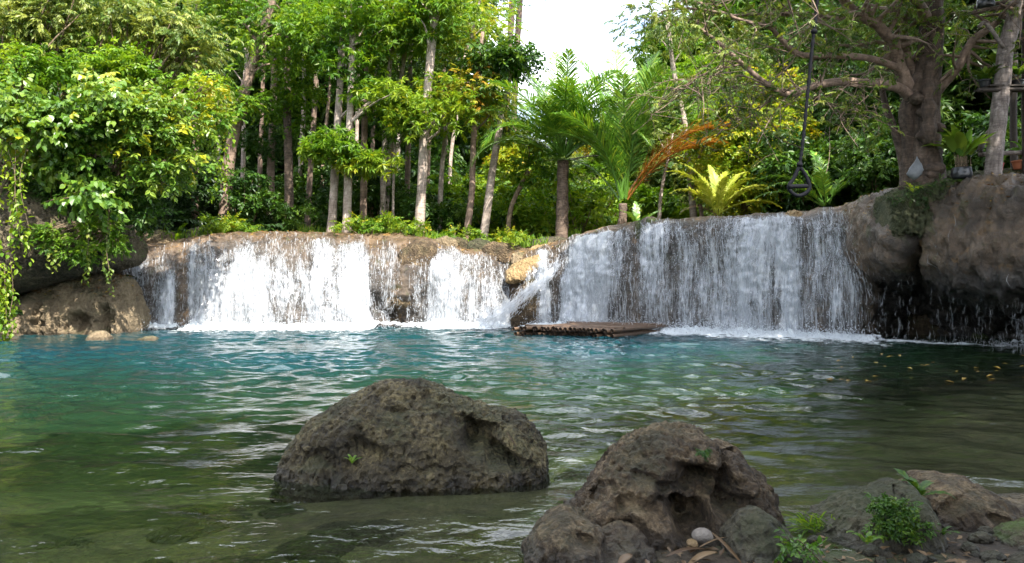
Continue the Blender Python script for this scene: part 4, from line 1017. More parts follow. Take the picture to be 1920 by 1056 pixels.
# the yellow green bush tree, white leaning trunk and others on the right plateau
tree('bright yellow green bushy tree in full sun', trunk_path(28.6, 1395, [(1398, 330), (1402, 260)]), .15, .07, [blob(1380, 270, 75, 75, 28.6, 26, 1.6), blob(1455, 280, 55, 75, 28.3, 18, 1.4), blob(1420, 200, 75, 45, 28.8, 14, 1.2), blob(1350, 330, 50, 45, 28.2, 10, 1.), blob(1430, 360, 60, 30, 27.6, 10, .8)], 'stem', 'leaf_yellow', 'oval', None, per=48, crad=.75, size=.34, tint=(.48, .16))
tree('slender white trunk leaning left beside the orange palm frond', trunk_path(30, 1302, [(1285, 240), (1266, 150), (1255, 70), (1250, 10)]), .11, .06, [blob(1250, 60, 50, 60, 30, 9, 1.)], 'bark_grey', 'leaf_olive', 'pinnate', None, per=24, size=.34)
tree('thin pale trunk poking out of the yellow green bushy tree', trunk_path(34, 1425, [(1418, 250), (1405, 190), (1395, 120)]), .1, .06, [blob(1395, 120, 60, 50, 34, 8)], 'bark_grey', 'leaf_olive', 'pinnate', None)
tree('dead looking grey bare branched sapling between the palm and white trunk', trunk_path(29, 1235, [(1240, 360), (1252, 300), (1262, 250)]), .07, .03, [blob(1250, 270, 30, 30, 29, 3, .6)], 'bark_grey', 'leaf_olive', 'pinnate', None, per=10, size=.3)
tree('sparse thin crooked tree leaning over the plateau right of the white trunk', trunk_path(30, 1318, [(1312, 380), (1300, 330), (1330, 250)]), .08, .04, [blob(1320, 220, 40, 50, 30, 6)], 'bark_brown', 'leaf_bright', 'pinnate', None)

# ------------------------------------------------------------------ shrubs
def shrub(label, base, crowns, leaf, kind, group=None, per=30, crad=.5, size=.35, tint=(.5, .2), name='shrub', cat='shrub', stems=True, r=.03):
    base = np.asarray(base, float)
    root = empty(name, label, cat, base, group)
    L = Leaves(); C = []
    for c, rr, n in crowns:
        cc = ellip(c, rr, n); C.append(cc); L.clumps(kind, cc, crad, per, size, tint=tint)
    C = np.vstack(C)
    if stems:
        mb = MB()
        for c in C:
            b = base + R.normal(0, .15, 3) * np.array([1, 1, 0])
            m = (b + c) / 2 + R.normal(0, .12 * np.linalg.norm(c - b) ** .5, 3) + np.array([0, 0, .12 * np.linalg.norm(c - b)])
            mb.tube(spline([b, m, c], 9) - base, np.linspace(r, r * .3, 9), 5, False)
        mb.build('stems', M['stem'], root)
    L.build('foliage', M[leaf], root, base)
    return root
LEFT = 'shrubs and creepers covering the left hillside'
LB = P(-40, 420, 24.5)
def lbase(px, py, Y): return P(px, py, Y)
shrub('feathery yellow green tree foliage filling the top left corner', lbase(20, 380, 25), [blob(90, 50, 130, 95, 24.5, 34, 1.)], 'leaf_olive', 'pinnate', LEFT, per=34, crad=.7, size=.34, r=.05, tint=(.55, .2))
shrub('sunlit olive feathery foliage hanging below the top edge beside the dark trunk', lbase(190, 390, 25.5), [blob(295, 60, 105, 95, 25, 32, 1.), blob(370, 130, 50, 90, 25, 8, .8)], 'leaf_olive', 'pinnate', LEFT, per=32, crad=.7, size=.34, r=.06, tint=(.7, .18))
shrub('big pale heart shaped leaves at the left edge', lbase(-20, 420, 22), [blob(35, 225, 75, 55, 20.8, 13, .5)], 'leaf_heart', 'heart', LEFT, per=20, crad=.5, size=.38, tint=(.6, .1))
shrub('mid green heart leaved climber in the middle of the hillside', lbase(120, 420, 23), [blob(175, 215, 85, 65, 21.6, 22, .6), blob(120, 290, 60, 45, 21.6, 10, .5)], 'leaf_heart', 'heart', LEFT, per=20, crad=.5, size=.36, tint=(.55, .18))
shrub('glossy oval leaved branches reaching out over the two step waterfall', lbase(180, 420, 23.5), [blob(300, 250, 85, 70, 22, 26, .6), blob(275, 320, 60, 40, 22, 9, .5)], 'leaf_heart', 'oval', LEFT, per=22, crad=.5, size=.4, tint=(.6, .18))
shrub('thin yellowish sprays at the outer end of the hillside branches', lbase(220, 400, 24), [blob(390, 190, 40, 75, 22.8, 13, .5)], 'leaf_yellow', 'oval', LEFT, per=12, crad=.4, size=.34, tint=(.35, .2))
shrub('dense fine leaved bush high on the hillside', lbase(100, 400, 25), [blob(190, 130, 110, 60, 23.8, 24, .8), blob(60, 140, 70, 50, 23.5, 10, .7)], 'leaf_bright', 'oval', LEFT, per=26, crad=.6, size=.36)
shrub('large lobed leaves hanging in front of the mossy overhang', lbase(110, 400, 22.6), [blob(165, 370, 55, 30, 20.9, 7, .3)], 'leaf_heart', 'heart', LEFT, per=8, crad=.4, size=.42, tint=(.5, .12))
shrub('dark low leaves along the top of the overhanging rock', lbase(120, 410, 23.2), [blob(100, 350, 130, 40, 22.4, 22, .6), blob(240, 380, 60, 40, 22.8, 9, .5)], 'leaf_deep', 'oval', LEFT, per=24, crad=.5, size=.36)
def vines(label, pxs, py0, py1, Y, leaf, tint):
    root = empty('hanging_vine', label, 'vine', P(np.mean(pxs), py0, Y), LEFT); off = np.array(root.location)
    L = Leaves(); mb = MB()
    for px in pxs:
        top = P(px, py0 + R.uniform(-15, 15), Y + R.normal() * .15); bot = P(px + R.uniform(-8, 8), py1 + R.uniform(-50, 15), Y)
        pts = spline([top, (top + bot) / 2 + R.normal(0, .1, 3), bot], 12); mb.tube(pts - off, .008, 4, False)
        k = np.arange(0, 12, 2); L.sprays('vine', pts[k] + R.normal(0, .03, (len(k), 3)), np.ones((len(k), 3)), R.uniform(.5, .85, len(k)), np.clip(R.normal(tint, .12, len(k)), 0, 1))
    mb.build('stems', M['stem'], root); L.build('foliage', M[leaf], root, off)
vines('yellow leaved vines trailing down the left edge', [4, 14, 30, 52], 270, 450, 20.3, 'leaf_yellow', .35)
vines('pale vines dangling over the shadowed cave mouth', [96, 160, 205], 400, 500, 21.2, 'leaf_olive', .6)
vines('yellow vine clump hanging low at the left edge', [2, 8, 14, 20], 495, 590, 20., 'leaf_yellow', .4)
vines('slim vines hanging beside the slim dark trunk', [330, 352, 395, 410, 425], 200, 330, 22.6, 'leaf_yellow', .3)
shrub('mossy fringe of fine green leaves on the edge of the overhanging rock', lbase(215, 440, 22.6), [blob(90, 440, 70, 26, 21.3, 16, .2), blob(150, 470, 40, 26, 21.4, 10, .2), blob(215, 455, 24, 32, 22.1, 12, .3), blob(175, 425, 35, 20, 21.7, 8, .3)], 'leaf_bright', 'pinnate', LEFT, per=26, crad=.22, size=.16, tint=(.4, .2))
# dark hillside cover
def cover():
    L = Leaves(); n = 420
    y = R.uniform(19.5, 34, n); x = -12.6 - R.random(n) ** 1.3 * 7
    C = np.stack([x, y, ground_z(x, y) + R.uniform(.0, 1.2, n)], -1)
    L.clumps('oval', C, .8, 16, .5, tint=(.35, .2))
    n = 200; y = R.uniform(25, 33, n); x = R.uniform(-17, -9.5, n)
    C = np.stack([x, y, ground_z(x, y) + R.uniform(.3, 3.6, n) * smooth01(-x, 9, 13)], -1)
    L.clumps('oval', C, .8, 16, .5, tint=(.35, .2))
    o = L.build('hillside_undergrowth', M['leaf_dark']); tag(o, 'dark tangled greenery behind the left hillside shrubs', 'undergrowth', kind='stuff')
cover()

# undergrowth on the plateau: copies of four kinds
def plant_proto(leaf, kind, h, w, n, per, size, tint=(.5, .2)):
    root = empty('undergrowth_shrub', 'placeholder', 'shrub', (0, 0, 0))
    L = Leaves(); C = np.stack([R.normal(0, w * .5, n), R.normal(0, w * .5, n), h * (.15 + .85 * R.random(n))], -1)
    L.clumps(kind, C, w * .4, per, size, tint=tint); mb = MB()
    for c in C: mb.tube(spline([(0, 0, -.15), c * [.6, .6, .5], c], 6), np.linspace(.025, .008, 6), 4, False)
    mb.build('stems', M['stem'], root); L.build('foliage', M[leaf], root); return root
PP = [plant_proto('leaf_bright', 'rosette', 1.0, .8, 12, 22, .34), plant_proto('leaf_deep', 'rosette', 1.7, 1., 16, 22, .4), plant_proto('leaf_bright', 'pinnate', .8, .9, 12, 24, .3), plant_proto('leaf_bright', 'oval', 2.0, 1.1, 18, 24, .36, (.65, .2)), plant_proto('leaf_deep', 'oval', 2.4, 1.2, 18, 24, .42), plant_proto('leaf_yellow', 'oval', .6, .6, 8, 20, .22, (.3, .15))]
pu = set()
def put_shrub(k, px, Y, sc, label, group):
    x = (px - CX) / FOC * Y; loc = (x, Y, max(gz(x, Y), float(top_z(np.array([x]), np.array([Y]))[0])) - .05)
    if k in pu: return dup(PP[k], loc, R.uniform(0, 6.28), sc, label, group)
    pu.add(k); o = PP[k]; o.location = loc; o.scale = (sc,) * 3; o['label'] = label; o['group'] = group
    return o
for i in range(30):
    px = R.uniform(250, 960)
    put_shrub([0, 1, 2, 4, 1, 4][i % 6], px, R.uniform(30.5, 36), R.uniform(.5, 1.), 'leafy green shrub on the forest floor between the left trunks', 'shrubs between the left trunks')
for i in range(16):
    put_shrub([1, 4][i % 2], R.uniform(240, 900), R.uniform(36.5, 42), R.uniform(1.1, 1.9), 'taller dark shrub in the forest shade between the left trunks', 'dark shrubs deep in the forest')
for i in range(26):
    put_shrub([3, 0, 3, 4, 2, 3][i % 6], R.uniform(800, 1290), R.uniform(31, 39), R.uniform(.8, 1.5), 'sunlit bright green shrub around the palms', 'sunlit shrubs around the palms')
for i in range(14):
    put_shrub([4, 1, 3][i % 3], R.uniform(1440, 1660), R.uniform(25.5, 31), R.uniform(.7, 1.2), 'green shrub behind the lip of the wide waterfall under the swing', 'shrubs behind the wide waterfall')
for i in range(12):
    put_shrub([4, 1][i % 2], R.uniform(1640, 1990), R.uniform(22.5, 25), R.uniform(.6, 1.1), 'dark shrub in the shade behind the nursery rack', 'dark shrubs behind the nursery rack')
for i, (px, Y) in enumerate([(320, 28.8), (420, 28.6), (445, 28.9), (690, 28.2), (705, 28.4), (845, 28.8), (935, 29), (968, 29.1), (985, 29), (740, 28.6), (775, 28.9)]):
    put_shrub(5, px, Y, R.uniform(.7, 1.1), 'small yellow green tuft on the ledge edge', 'tufts along the ledge edge')
def grass():
    n = 9000; px = R.uniform(240, 1090, n); Y = R.uniform(27.7, 30.5, n); x = (px - CX) / FOC * Y
    keep = perlin(np.stack([x * .6, Y * .6, 0 * x], -1)) > .2; x, Y = x[keep], Y[keep]; n = len(x)
    b = np.stack([x, Y, top_z(x, Y)], -1); h = R.uniform(.1, .4, n)
    paths = b[:, None] + np.linspace(0, 1, 4)[None, :, None] * np.stack([R.normal(0, .08, n), R.normal(0, .08, n), h], -1)[:, None]
    v, f = ribbons(paths, R.uniform(.012, .03, n))
    o = obj('grass', mesh_data('grass', v, f, M['leaf_bright'], False, {'tint': np.repeat(R.random(n), 8)})); tag(o, 'short grass and seedlings along the top of the ledge', 'grass', kind='stuff')
grass()
def litter():
    L = []; n = 1500
    i = R.integers(0, len(LC), n * 5); r = R.integers(84, 124, n * 5)
    ok = ((LC[i] > 250) & (LC[i] < 1060)) | ((LC[i] > 1590) & (LC[i] < 1990)); i, r = i[ok][:n], r[ok][:n]
    p = LG2[i, r] + LN[i, r] * .02
    return p
def scatter_leaves(name, label, p, size, mat, up=None):
    n = len(p); T = leaf_pts(1, .42, 4)
    V = np.zeros((n, 4, 3))
    for k in range(n): V[k] = T @ rotm(R.uniform(0, 6.28), R.normal() * .25, R.normal() * .3).T * R.uniform(.6, 1.3) * size + p[k]
    f = np.arange(n * 4).reshape(n, 4)
    o = obj(name, mesh_data(name, V.reshape(-1, 3), f, M[mat], False, {'tint': np.repeat(R.random(n), 4)})); tag(o, label, 'leaf litter', kind='stuff')
scatter_leaves('leaf_litter', 'fallen yellow and brown leaves strewn over the ledge top', litter(), .11, 'litter')

# ------------------------------------------------------------------ palms
def frond(root_pt, az, el, length, droop, mat, parent, off, nl=84, ll=.72, lw=.014, vee=.22, twist=0., name='frond', label=None, stiff=1.0):
    n = 24; s = np.linspace(0, 1, n)
    ang = el - droop * s ** 1.6
    dx = np.cumsum(np.cos(ang)) / n * length; dz = np.cumsum(np.sin(ang)) / n * length
    h = np.array([math.cos(az), math.sin(az), 0]); sd0 = np.array([-math.sin(az), math.cos(az), 0])
    pts = np.asarray(root_pt) + h * dx[:, None] + np.array([0, 0, 1.]) * dz[:, None] + sd0 * (twist * s ** 2)[:, None] * length
    T = np.gradient(pts, axis=0); T /= np.linalg.norm(T, axis=1)[:, None]
    sd = sd0 - T * (T @ sd0)[:, None]; sd /= np.linalg.norm(sd, axis=1)[:, None]
    up = np.cross(T, sd) * -1; up = np.where(up[:, 2:3] < 0, -up, up)
    mb = MB(); mb.tube(pts - off, np.linspace(.034, .006, n) * length / 3., 5, False)
    u = np.linspace(.14, .99, nl); i = np.clip((u * (n - 1)).astype(int), 0, n - 2); f = (u * (n - 1) - i)[:, None]
    q = pts[i] * (1 - f) + pts[i + 1] * f
    L = ll * np.sin(np.clip(u * 1.02, 0, 1) * pi * .86 + .32) ** .7 * length / 3.
    for sg in (-1, 1):
        d = sg * sd[i] * .8 + T[i] * (.75 + .35 * u[:, None]) + up[i] * vee * R.uniform(.3, 1., (nl, 1)); d += R.normal(0, .09, d.shape)
        d /= np.linalg.norm(d, axis=1)[:, None]
        m1 = q + d * L[:, None] * .5; g = np.array([0, 0, -1.])
        tip = q + d * L[:, None] * .95 + g * (L * R.uniform(.06, .34, nl) / stiff)[:, None]
        m1 = m1 + g * (L * .03)[:, None]
        w = lw * length / 3.; wd = np.cross(d, up[i]); wd /= np.linalg.norm(wd, axis=1)[:, None] + 1e-9
        V = np.stack([q - wd * w * .4, m1 - wd * w, tip, m1 + wd * w, q + wd * w * .4], 1) - off
        F4_ = np.concatenate([np.stack([np.arange(nl) * 5, np.arange(nl) * 5 + 1, np.arange(nl) * 5 + 3, np.arange(nl) * 5 + 4], -1)])
        F3_ = np.stack([np.arange(nl) * 5 + 1, np.arange(nl) * 5 + 2, np.arange(nl) * 5 + 3], -1)
        mb.add(V.reshape(-1, 3), F4_, F3_, np.repeat(np.clip(R.normal(.5, .2, nl), 0, 1), 5))
    o = mb.build(name, M[mat], parent, False)
    if label: o['label'] = label
    return o

def palm(label, base, top, r, fr, name='palm_tree', cat='palm', group=None, trunk=True):
    base = np.asarray(base, float); root = empty(name, label, cat, base, group)
    if trunk:
        mb = MB(); pts = spline([base, (base + np.asarray(top)) / 2 + R.normal(0, .03, 3), top], 16)
        rad = np.linspace(r * 1.15, r * .8, 16) * (1 + .05 * np.sin(np.arange(16) * 2.2)); rad[-3:] *= 1.15
        mb.tube(pts - base, rad, 12, True, .14); t = mb.build('trunk', M['palm_trunk'], root)
    for f in fr:
        frond(np.asarray(top) + R.normal(0, .05, 3), off=base, parent=root, **f)
    return root
def fr(az, el, ln, dr, mat='frond_green', **k): return dict(az=math.radians(az), el=math.radians(el), length=ln, droop=dr, mat=mat, **k)
b1 = plateau(1053, 29.2); t1 = P(1056, 300, 29.2)
palm('tall green coconut palm with a bare dark trunk, left of the two', b1, t1, .21,
     [fr(97, 84, 4.64, 0.50), fr(20, 75, 4.54, 0.80), fr(160, 77, 4.54, 0.80), fr(-60, 62, 4.32, 1.10), fr(215, 62, 4.32, 1.10), fr(5, 57, 4.32, 1.20), fr(180, 58, 4.32, 1.30), fr(300, 52, 4.10, 1.30), fr(245, 48, 4.00, 1.40),
      fr(35, 44, 4.10, 1.40), fr(150, 42, 4.10, 1.50), fr(-15, 36, 3.89, 1.60), fr(195, 32, 3.89, 1.70), fr(270, 60, 4.00, 1.10), fr(75, 62, 4.32, 1.00), fr(-35, 42, 4., 1.70), fr(215, 42, 4., 1.80), fr(-90, 73, 4.2, 0.80), fr(-110, 54, 4., 1.30), fr(12, 62, 4.4, 1.00), fr(170, 64, 4.4, 1.05), fr(-25, 60, 4.3, 1.30), fr(200, 54, 4.3, 1.50), fr(60, 73, 4.4, 0.80), fr(120, 75, 4.4, 0.80), fr(120, 52, 4.32, 1.20), fr(-10, 16, 3.02, 1.3, 'frond_dry', label='brown dead frond hanging down', nl=26, ll=.3)])
b2 = plateau(1163, 28.2); t2 = P(1168, 382, 28.2)
palm('short trunked green palm with one orange dying frond, right of the two', b2, t2, .15,
     [fr(92, 87, 6.08, 0.45), fr(40, 85, 6.08, 0.54), fr(140, 85, 5.85, 0.63), fr(10, 75, 5.62, 0.85), fr(170, 77, 5.38, 0.90), fr(-70, 79, 5.15, 0.81), fr(200, 78, 5.15, 1.08), fr(185, 74, 4.45, 1.71), fr(260, 80, 4.91, 0.99), fr(320, 80, 4.91, 0.99),
      fr(-12, 60, 4.72, 1.1, 'frond_orange', label='orange dying frond arching right', nl=90, ll=.95, lw=.018), fr(-22, 54, 4.19, 1.1, 'frond_orange', label='orange brown dying frond', nl=90, ll=.95, lw=.018), fr(0, 80, 5.38, 0.85, 'frond_yellow', label='pale yellow frond'), fr(165, 59, 3.51, 1.35), fr(25, 77, 5.2, 0.77), fr(-30, 80, 4.6, 1.08), fr(155, 77, 5.2, 0.85), fr(215, 72, 4.6, 1.35), fr(60, 74, 5.15, 0.90)])
yb = plateau(1345, 25.9, .1)
palm('low yellow green palm without trunk on the lip of the wide waterfall', yb, yb + [0, 0, .25], .1,
     [fr(a, e + 6, l * 1.15, d, 'frond_yellow', nl=36, ll=.5, lw=.05) for a, e, l, d in ((178, 60, 2.0, 1.2), (150, 72, 2.0, 1.), (100, 80, 1.7, .8), (200, 45, 1.9, 1.4), (30, 68, 1.9, 1.1), (0, 50, 2.0, 1.5), (-40, 45, 1.8, 1.4), (230, 55, 1.8, 1.3), (270, 62, 1.6, 1.1), (310, 60, 1.7, 1.2), (60, 70, 1.8, 1.0), (-8, 25, 1.9, 1.1))] + [fr(205, 30, 1.6, 1.2, 'frond_dry', nl=30, label='dry brown frond')], 'young_palm', 'palm', None, False)
db = plateau(1548, 24.3, .2)
palm('dark feathery young palm behind the swing handle', db, db + [0, 0, .3], .1, [fr(a, e, l, d, 'frond_green', nl=44, ll=.6, lw=.03) for a, e, l, d in ((170, 52, 2.4, 1.3), (150, 70, 2.3, 1.), (20, 66, 2.2, 1.1), (0, 48, 2.2, 1.4), (100, 80, 2.1, .8), (200, 40, 2.4, 1.2), (-50, 50, 2.0, 1.3), (240, 55, 2., 1.2), (188, 28, 2.4, 1.))], 'young_palm', 'palm', None, False)
sb = plateau(1198, 27.6, .2)
palm('small dark green palm seedling at the foot of the short trunked palm', sb, sb + [0, 0, .15], .05, [fr(a, e, l, d, 'frond_green', nl=26, ll=.7, lw=.05) for a, e, l, d in ((170, 60, 1.1, 1.), (20, 60, 1.1, 1.1), (90, 80, 1., .6), (0, 40, 1., 1.2), (230, 55, .9, 1.), (310, 50, .9, 1.))], 'young_palm', 'palm', None, False)
for lab, px0, px1, ptop, Y in (('tall distant palm trunk rising out of the picture at the sky gap, left of two', 951, 962, -8, 46), ('thinner distant palm trunk with fronds at the top edge of the sky gap', 966, 976, 4, 48)):
    b = plateau(px0 - 12, Y); t = P(px1, ptop - 22, Y)
    palm(lab, b, t, .19, [fr(a, e, 4., 1.7, 'frond_green', nl=34) for a, e in ((0, 35), (60, 45), (120, 40), (180, 35), (240, 40), (300, 35), (20, 62), (200, 65))], 'palm_tree', 'palm')

# ferns and foreground plants
def fern(label, base, n, ln, mat='leaf_bright', group=None, el=(35, 75), nl=16, lw=.05, name='fern', cat='fern'):
    base = np.asarray(base, float); root = empty(name, label, cat, base, group)
    for i in range(n):
        frond(base, i * 2.4 + R.normal() * .2, math.radians(R.uniform(*el)), ln * R.uniform(.7, 1.1), R.uniform(.9, 1.5), mat, root, base, nl=nl, ll=.75, lw=lw, vee=.1, stiff=3.)
    return root
for i, (px, py, Y, ln) in enumerate([(330, 440, 28, .9), (318, 438, 28.3, .7), (418, 436, 28.2, .7), (440, 434, 28.3, .6), (255, 436, 28.6, .7)]):
    b = P(px, py + 6, Y); b[2] = float(top_z(b[:1], b[1:2])[0])
    fern('arching green fern on the leaf strewn bank above the cascades', b, 8, ln, group='ferns above the left cascades')
fern('tiny bright fern sprouting from a recess in the domed boulder', P(660, 870, 5.33), 5, .075, 'leaf_bright', nl=10, lw=.12)
fern('small leafy sprig growing on the pointed creeper rock', P(1625, 1022, 4.25), 6, .13, 'leaf_heart', nl=8, lw=.2)
fern('green fern between the pointed rock and the broad rock', P(1722, 935, 4.75), 9, .2, 'leaf_deep', nl=12, lw=.14)
fern('little sprig at the foot of the broad brownish rock', P(1760, 1010, 4.4), 6, .12, 'leaf_deep', nl=9, lw=.15)
fern('pale green sprouts on the mossy bank below the hanging bag', P(1712, 362, 17.95), 7, .42, 'leaf_yellow', nl=9, lw=.1)
shrub('dark green creeper matted over the pointed rock', P(1672, 960, 4.4), [blob(1670, 965, 28, 30, 4.33, 10, .04), blob(1705, 990, 16, 26, 4.36, 5, .04)], 'leaf_deep', 'oval', None, per=22, crad=.06, size=.055, stems=False, name='creeper', cat='creeper')
shrub('tiny moss cushion on the shoulder of the hollowed boulder', P(1318, 845, 4.6), [blob(1320, 848, 8, 6, 4.52, 4, .02)], 'leaf_deep', 'pinnate', None, per=14, crad=.025, size=.03, stems=False, name='moss_cushion', cat='moss')
shrub('soft green weed with broad leaves at the shore between boulders', P(1492, 1052, 4.15), [blob(1490, 1030, 12, 16, 4.15, 5, .03)], 'leaf_heart', 'oval', None, per=5, crad=.05, size=.1, r=.004, tint=(.3, .08), name='weed', cat='weed')
shrub('small green plants rooted along the moss covered bank', P(1745, 345, 18.2), [blob(1720, 356, 40, 8, 18.0, 9, .3), blob(1770, 342, 40, 6, 18.0, 7, .3), blob(1735, 385, 14, 22, 18.0, 7, .2), blob(1700, 372, 30, 8, 18.0, 5, .2)], 'leaf_dark', 'pinnate', None, per=9, crad=.12, size=.1, stems=False, name='bank_plants', cat='plants')
def tuft():
    root = empty('grass_tuft', 'fresh grass tuft at the water edge left of the pointed rock', 'grass', P(1535, 990, 4.75)); off = np.array(root.location)
    n = 170; b = P(1535, 990, 4.75) + R.normal(0, 1, (n, 3)) * [.07, .05, .01]
    tip = np.stack([R.normal(-.06, .09, n), R.normal(-.02, .05, n), R.uniform(.03, .16, n)], -1)
    s = np.linspace(0, 1, 5)[None, :, None]
    paths = b[:, None] + tip[:, None] * s - np.array([0, 0, .06]) * s ** 2.5
    v, f = ribbons(paths, R.uniform(.003, .007, n)); obj('blades', mesh_data('blades', v - off, f, M['leaf_bright'], False, {'tint': np.repeat(R.random(n), 10)}), root)
tuft()
def dry_leaf(label, a, b, w, bend):
    a, b = np.array(a), np.array(b); n = 14; s = np.linspace(0, 1, n)
    pts = a + (b - a) * s[:, None] + np.array([0, 0, 1.]) * (bend * np.sin(s * pi))[:, None]
    ww = w * np.sin(np.clip(s * .93 + .05, 0, 1) * pi) ** .7
    sd = np.cross(b - a, [0, 0, 1.]); sd /= np.linalg.norm(sd)
    V = np.stack([pts - sd * ww[:, None] + [0, 0, .3 * w], pts, pts + sd * ww[:, None] + [0, 0, .25 * w]], 1)
    o = obj('dry_leaf', mesh_data('dry_leaf', (V - a).reshape(-1, 3), grid_faces(n, 3), M['frond_dry'], True, {'tint': np.tile(R.random(), n * 3)})); o.location = tuple(a)
    sol = o.modifiers.new('thick', 'SOLIDIFY'); sol.thickness = .0015
    tag(o, label, 'leaf', 'dry leaves fallen between the foreground boulders')
dry_leaf('long straight dry leaf slanting down from the pebble', P(1335, 1000, 4.3), P(1392, 1060, 4.15), .014, .01)
dry_leaf('curled straw coloured leaf under the pebble', P(1250, 1045, 4.2), P(1325, 1032, 4.25), .02, .02)
dry_leaf('broad crumpled brown leaf beside the curled straw leaf', P(1290, 1062, 4.15), P(1345, 1038, 4.2), .028, .02)
dry_leaf('reddish leaf lying at the bottom edge below the rock shelf', P(1160, 1062, 4.05), P(1185, 1042, 4.1), .03, .01)
dry_leaf('thin brown leaf crossing below the pebble', P(1310, 1028, 4.25), P(1362, 1008, 4.35), .008, .01)
dry_leaf('brown leaf stuck to the right shoulder of the domed boulder', P(950, 812, 5.32), P(968, 840, 5.3), .012, .005)
def shore_stones():
    me = [o for o in bpy.data.objects if o.name.startswith('bed_stone')][0].data
    for i in range(34):
        y = R.uniform(3.75, 4.6); x = R.uniform(.29, .66) * y
        o = obj('shore_stone', me); s = R.uniform(.12, .5); o.scale = (s * R.uniform(.8, 1.4), s * R.uniform(.8, 1.3), s * R.uniform(.6, 1.)); o.rotation_euler = (R.normal() * .3, R.normal() * .3, R.uniform(0, 6.28))
        o.location = (x, y, gz(x, y) - .02 * s); tag(o, 'small brown stone on the muddy shore between the boulders', 'stone', 'stones on the muddy shore')
    n = 260; y = R.uniform(3.8, 4.6, n); x = R.uniform(.16, .66, n) * y
    scatter_leaves('leaf_litter', 'dead brown leaves scattered on the muddy shore', np.stack([x, y, ground_z(x, y) + .012], -1), .06, 'frond_dry')
shore_stones()
# floating yellow leaves
T = leaf_pts(1, .45, 4); lm = mesh_data('floating_leaf', np.vstack([T, T - [0, 0, .03]]), np.array([(0, 1, 2, 3), (7, 6, 5, 4), (0, 3, 7, 4), (0, 4, 5, 1), (1, 5, 6, 2), (2, 6, 7, 3)]), M['litter'], False, {'tint': np.full(8, .9)})
for i in range(34):
    px = R.uniform(1560, 1930); py = R.choice([668, 680, 690, 706, 712]) + R.normal(0, 4)
    Y = CAMH * FOC / (py - CY); x = (px - CX) / FOC * Y
    o = obj('floating_leaf', lm); s = R.uniform(.09, .17); o.scale = (s, s, s); o.location = (x, Y, float(waves(np.array([x]), np.array([Y]))[0]) + .012); o.rotation_euler = (0, 0, R.uniform(0, 6.28))
    tag(o, 'orange yellow fallen leaf floating on the dark water under the overhang', 'leaf', 'leaves floating under the overhang')
# leaves on left rock
n = 260; px = R.uniform(85, 235, n); q = np.stack([(px - CX) / FOC * 23.2, R.uniform(22.4, 24.2, n), 0 * px], -1)
lr = [o for o in bpy.data.objects if o.name.startswith('rock_shelf')][0]
_v = np.zeros(len(lr.data.vertices) * 3, np.float32); lr.data.vertices.foreach_get('co', _v); _v = _v.reshape(-1, 3) + np.array(lr.location)
_v = _v[(_v[:, 2] > 1.05)]
scatter_leaves('leaf_litter', 'dry yellow leaves lying on the low tan rock at left', _v[R.integers(0, len(_v), 260)] + [0, 0, .02], .15, 'litter')

# ------------------------------------------------------------------ bamboo raft
def raft():
    A = P(963, 625, 22.4); Bp = P(1150, 633, 21.15); A[2] = Bp[2] = 0
    d = np.array([2.0, 2.55, 0]); d /= np.linalg.norm(d); L = 3.2
    root = empty('bamboo_raft', 'dark weathered raft of two layers of bamboo poles', 'raft', (A + Bp) / 2 + d * 1.6)
    off = np.array(root.location)
    for layer, z, n, inset in ((0, .03, 22, 0.), (1, .17, 23, .03)):
        for i in range(n):
            t = (i + .5) / n; r = R.uniform(.052, .066)
            p0 = A + (Bp - A) * t + d * (R.normal(0, .06) + (.0 if layer else .08)); p0 = p0 + [0, 0, z + R.normal(0, .008) + (.03 * math.sin(t * 3) if layer else 0)]
            p1 = p0 + d * L * R.uniform(.97, 1.03) + [R.normal(0, .03), 0, R.normal(.0, .012)]
            mb = MB(); pts = spline([p0, p1], 33)
            rad = np.full(33, r); rad[4::7] *= 1.07
            mb.tube(pts - off, rad, 10, False)
            inner = spline([p0, p0 + d * .25], 2); mb.tube(inner - off, r * .72, 10, False)
            th = np.arange(10)
            pole = mb.build('pole', M['bamboo'], root)
            # dark bore and closing rim
            T = d; a = np.array([0, 0, 1.]); b = np.cross(T, a)
            an = np.arange(12) / 12 * 2 * pi
            ring = lambda rr, o: p0 + T * o + rr * (np.cos(an)[:, None] * a + np.sin(an)[:, None] * b) - off
            m2 = MB(); v = np.vstack([ring(r, .002), ring(r * .72, .002), ring(r * .7, .2), [p0 + T * .2 - off]]); j = np.arange(12); j2 = (j + 1) % 12
            m2.add(v, np.vstack([np.stack([j, j2, j2 + 12, j + 12], -1), np.stack([j, j2, j2 + 12, j + 12], -1) + 12]), np.stack([j + 24, j2 + 24, np.full(12, 36)], -1))
            m2.build('bore', M['bamboo_in'], pole)
    for k in (.18, .85):
        q0 = A + (Bp - A) * -.01 + d * L * k; q1 = A + (Bp - A) * 1.01 + d * L * k
        mb = MB(); mb.tube(spline([q0 + [0, 0, .245], q1 + [0, 0, .245]], 20) - off, .03, 8, True, .05); mb.build('crossbar', M['bamboo'], root)
    mb = MB()
    for k in (.18, .85):
        for t in (.02, .25, .5, .75, .98):
            c = A + (Bp - A) * t + d * L * k + [0, 0, .2]
            an = np.linspace(0, 2 * pi, 14); mb.tube(c + np.stack([0 * an, .05 * np.cos(an), .08 * np.sin(an)], -1) - off, .009, 5, False)
    mb.build('lashing', M['frond_dry'], root)
raft()

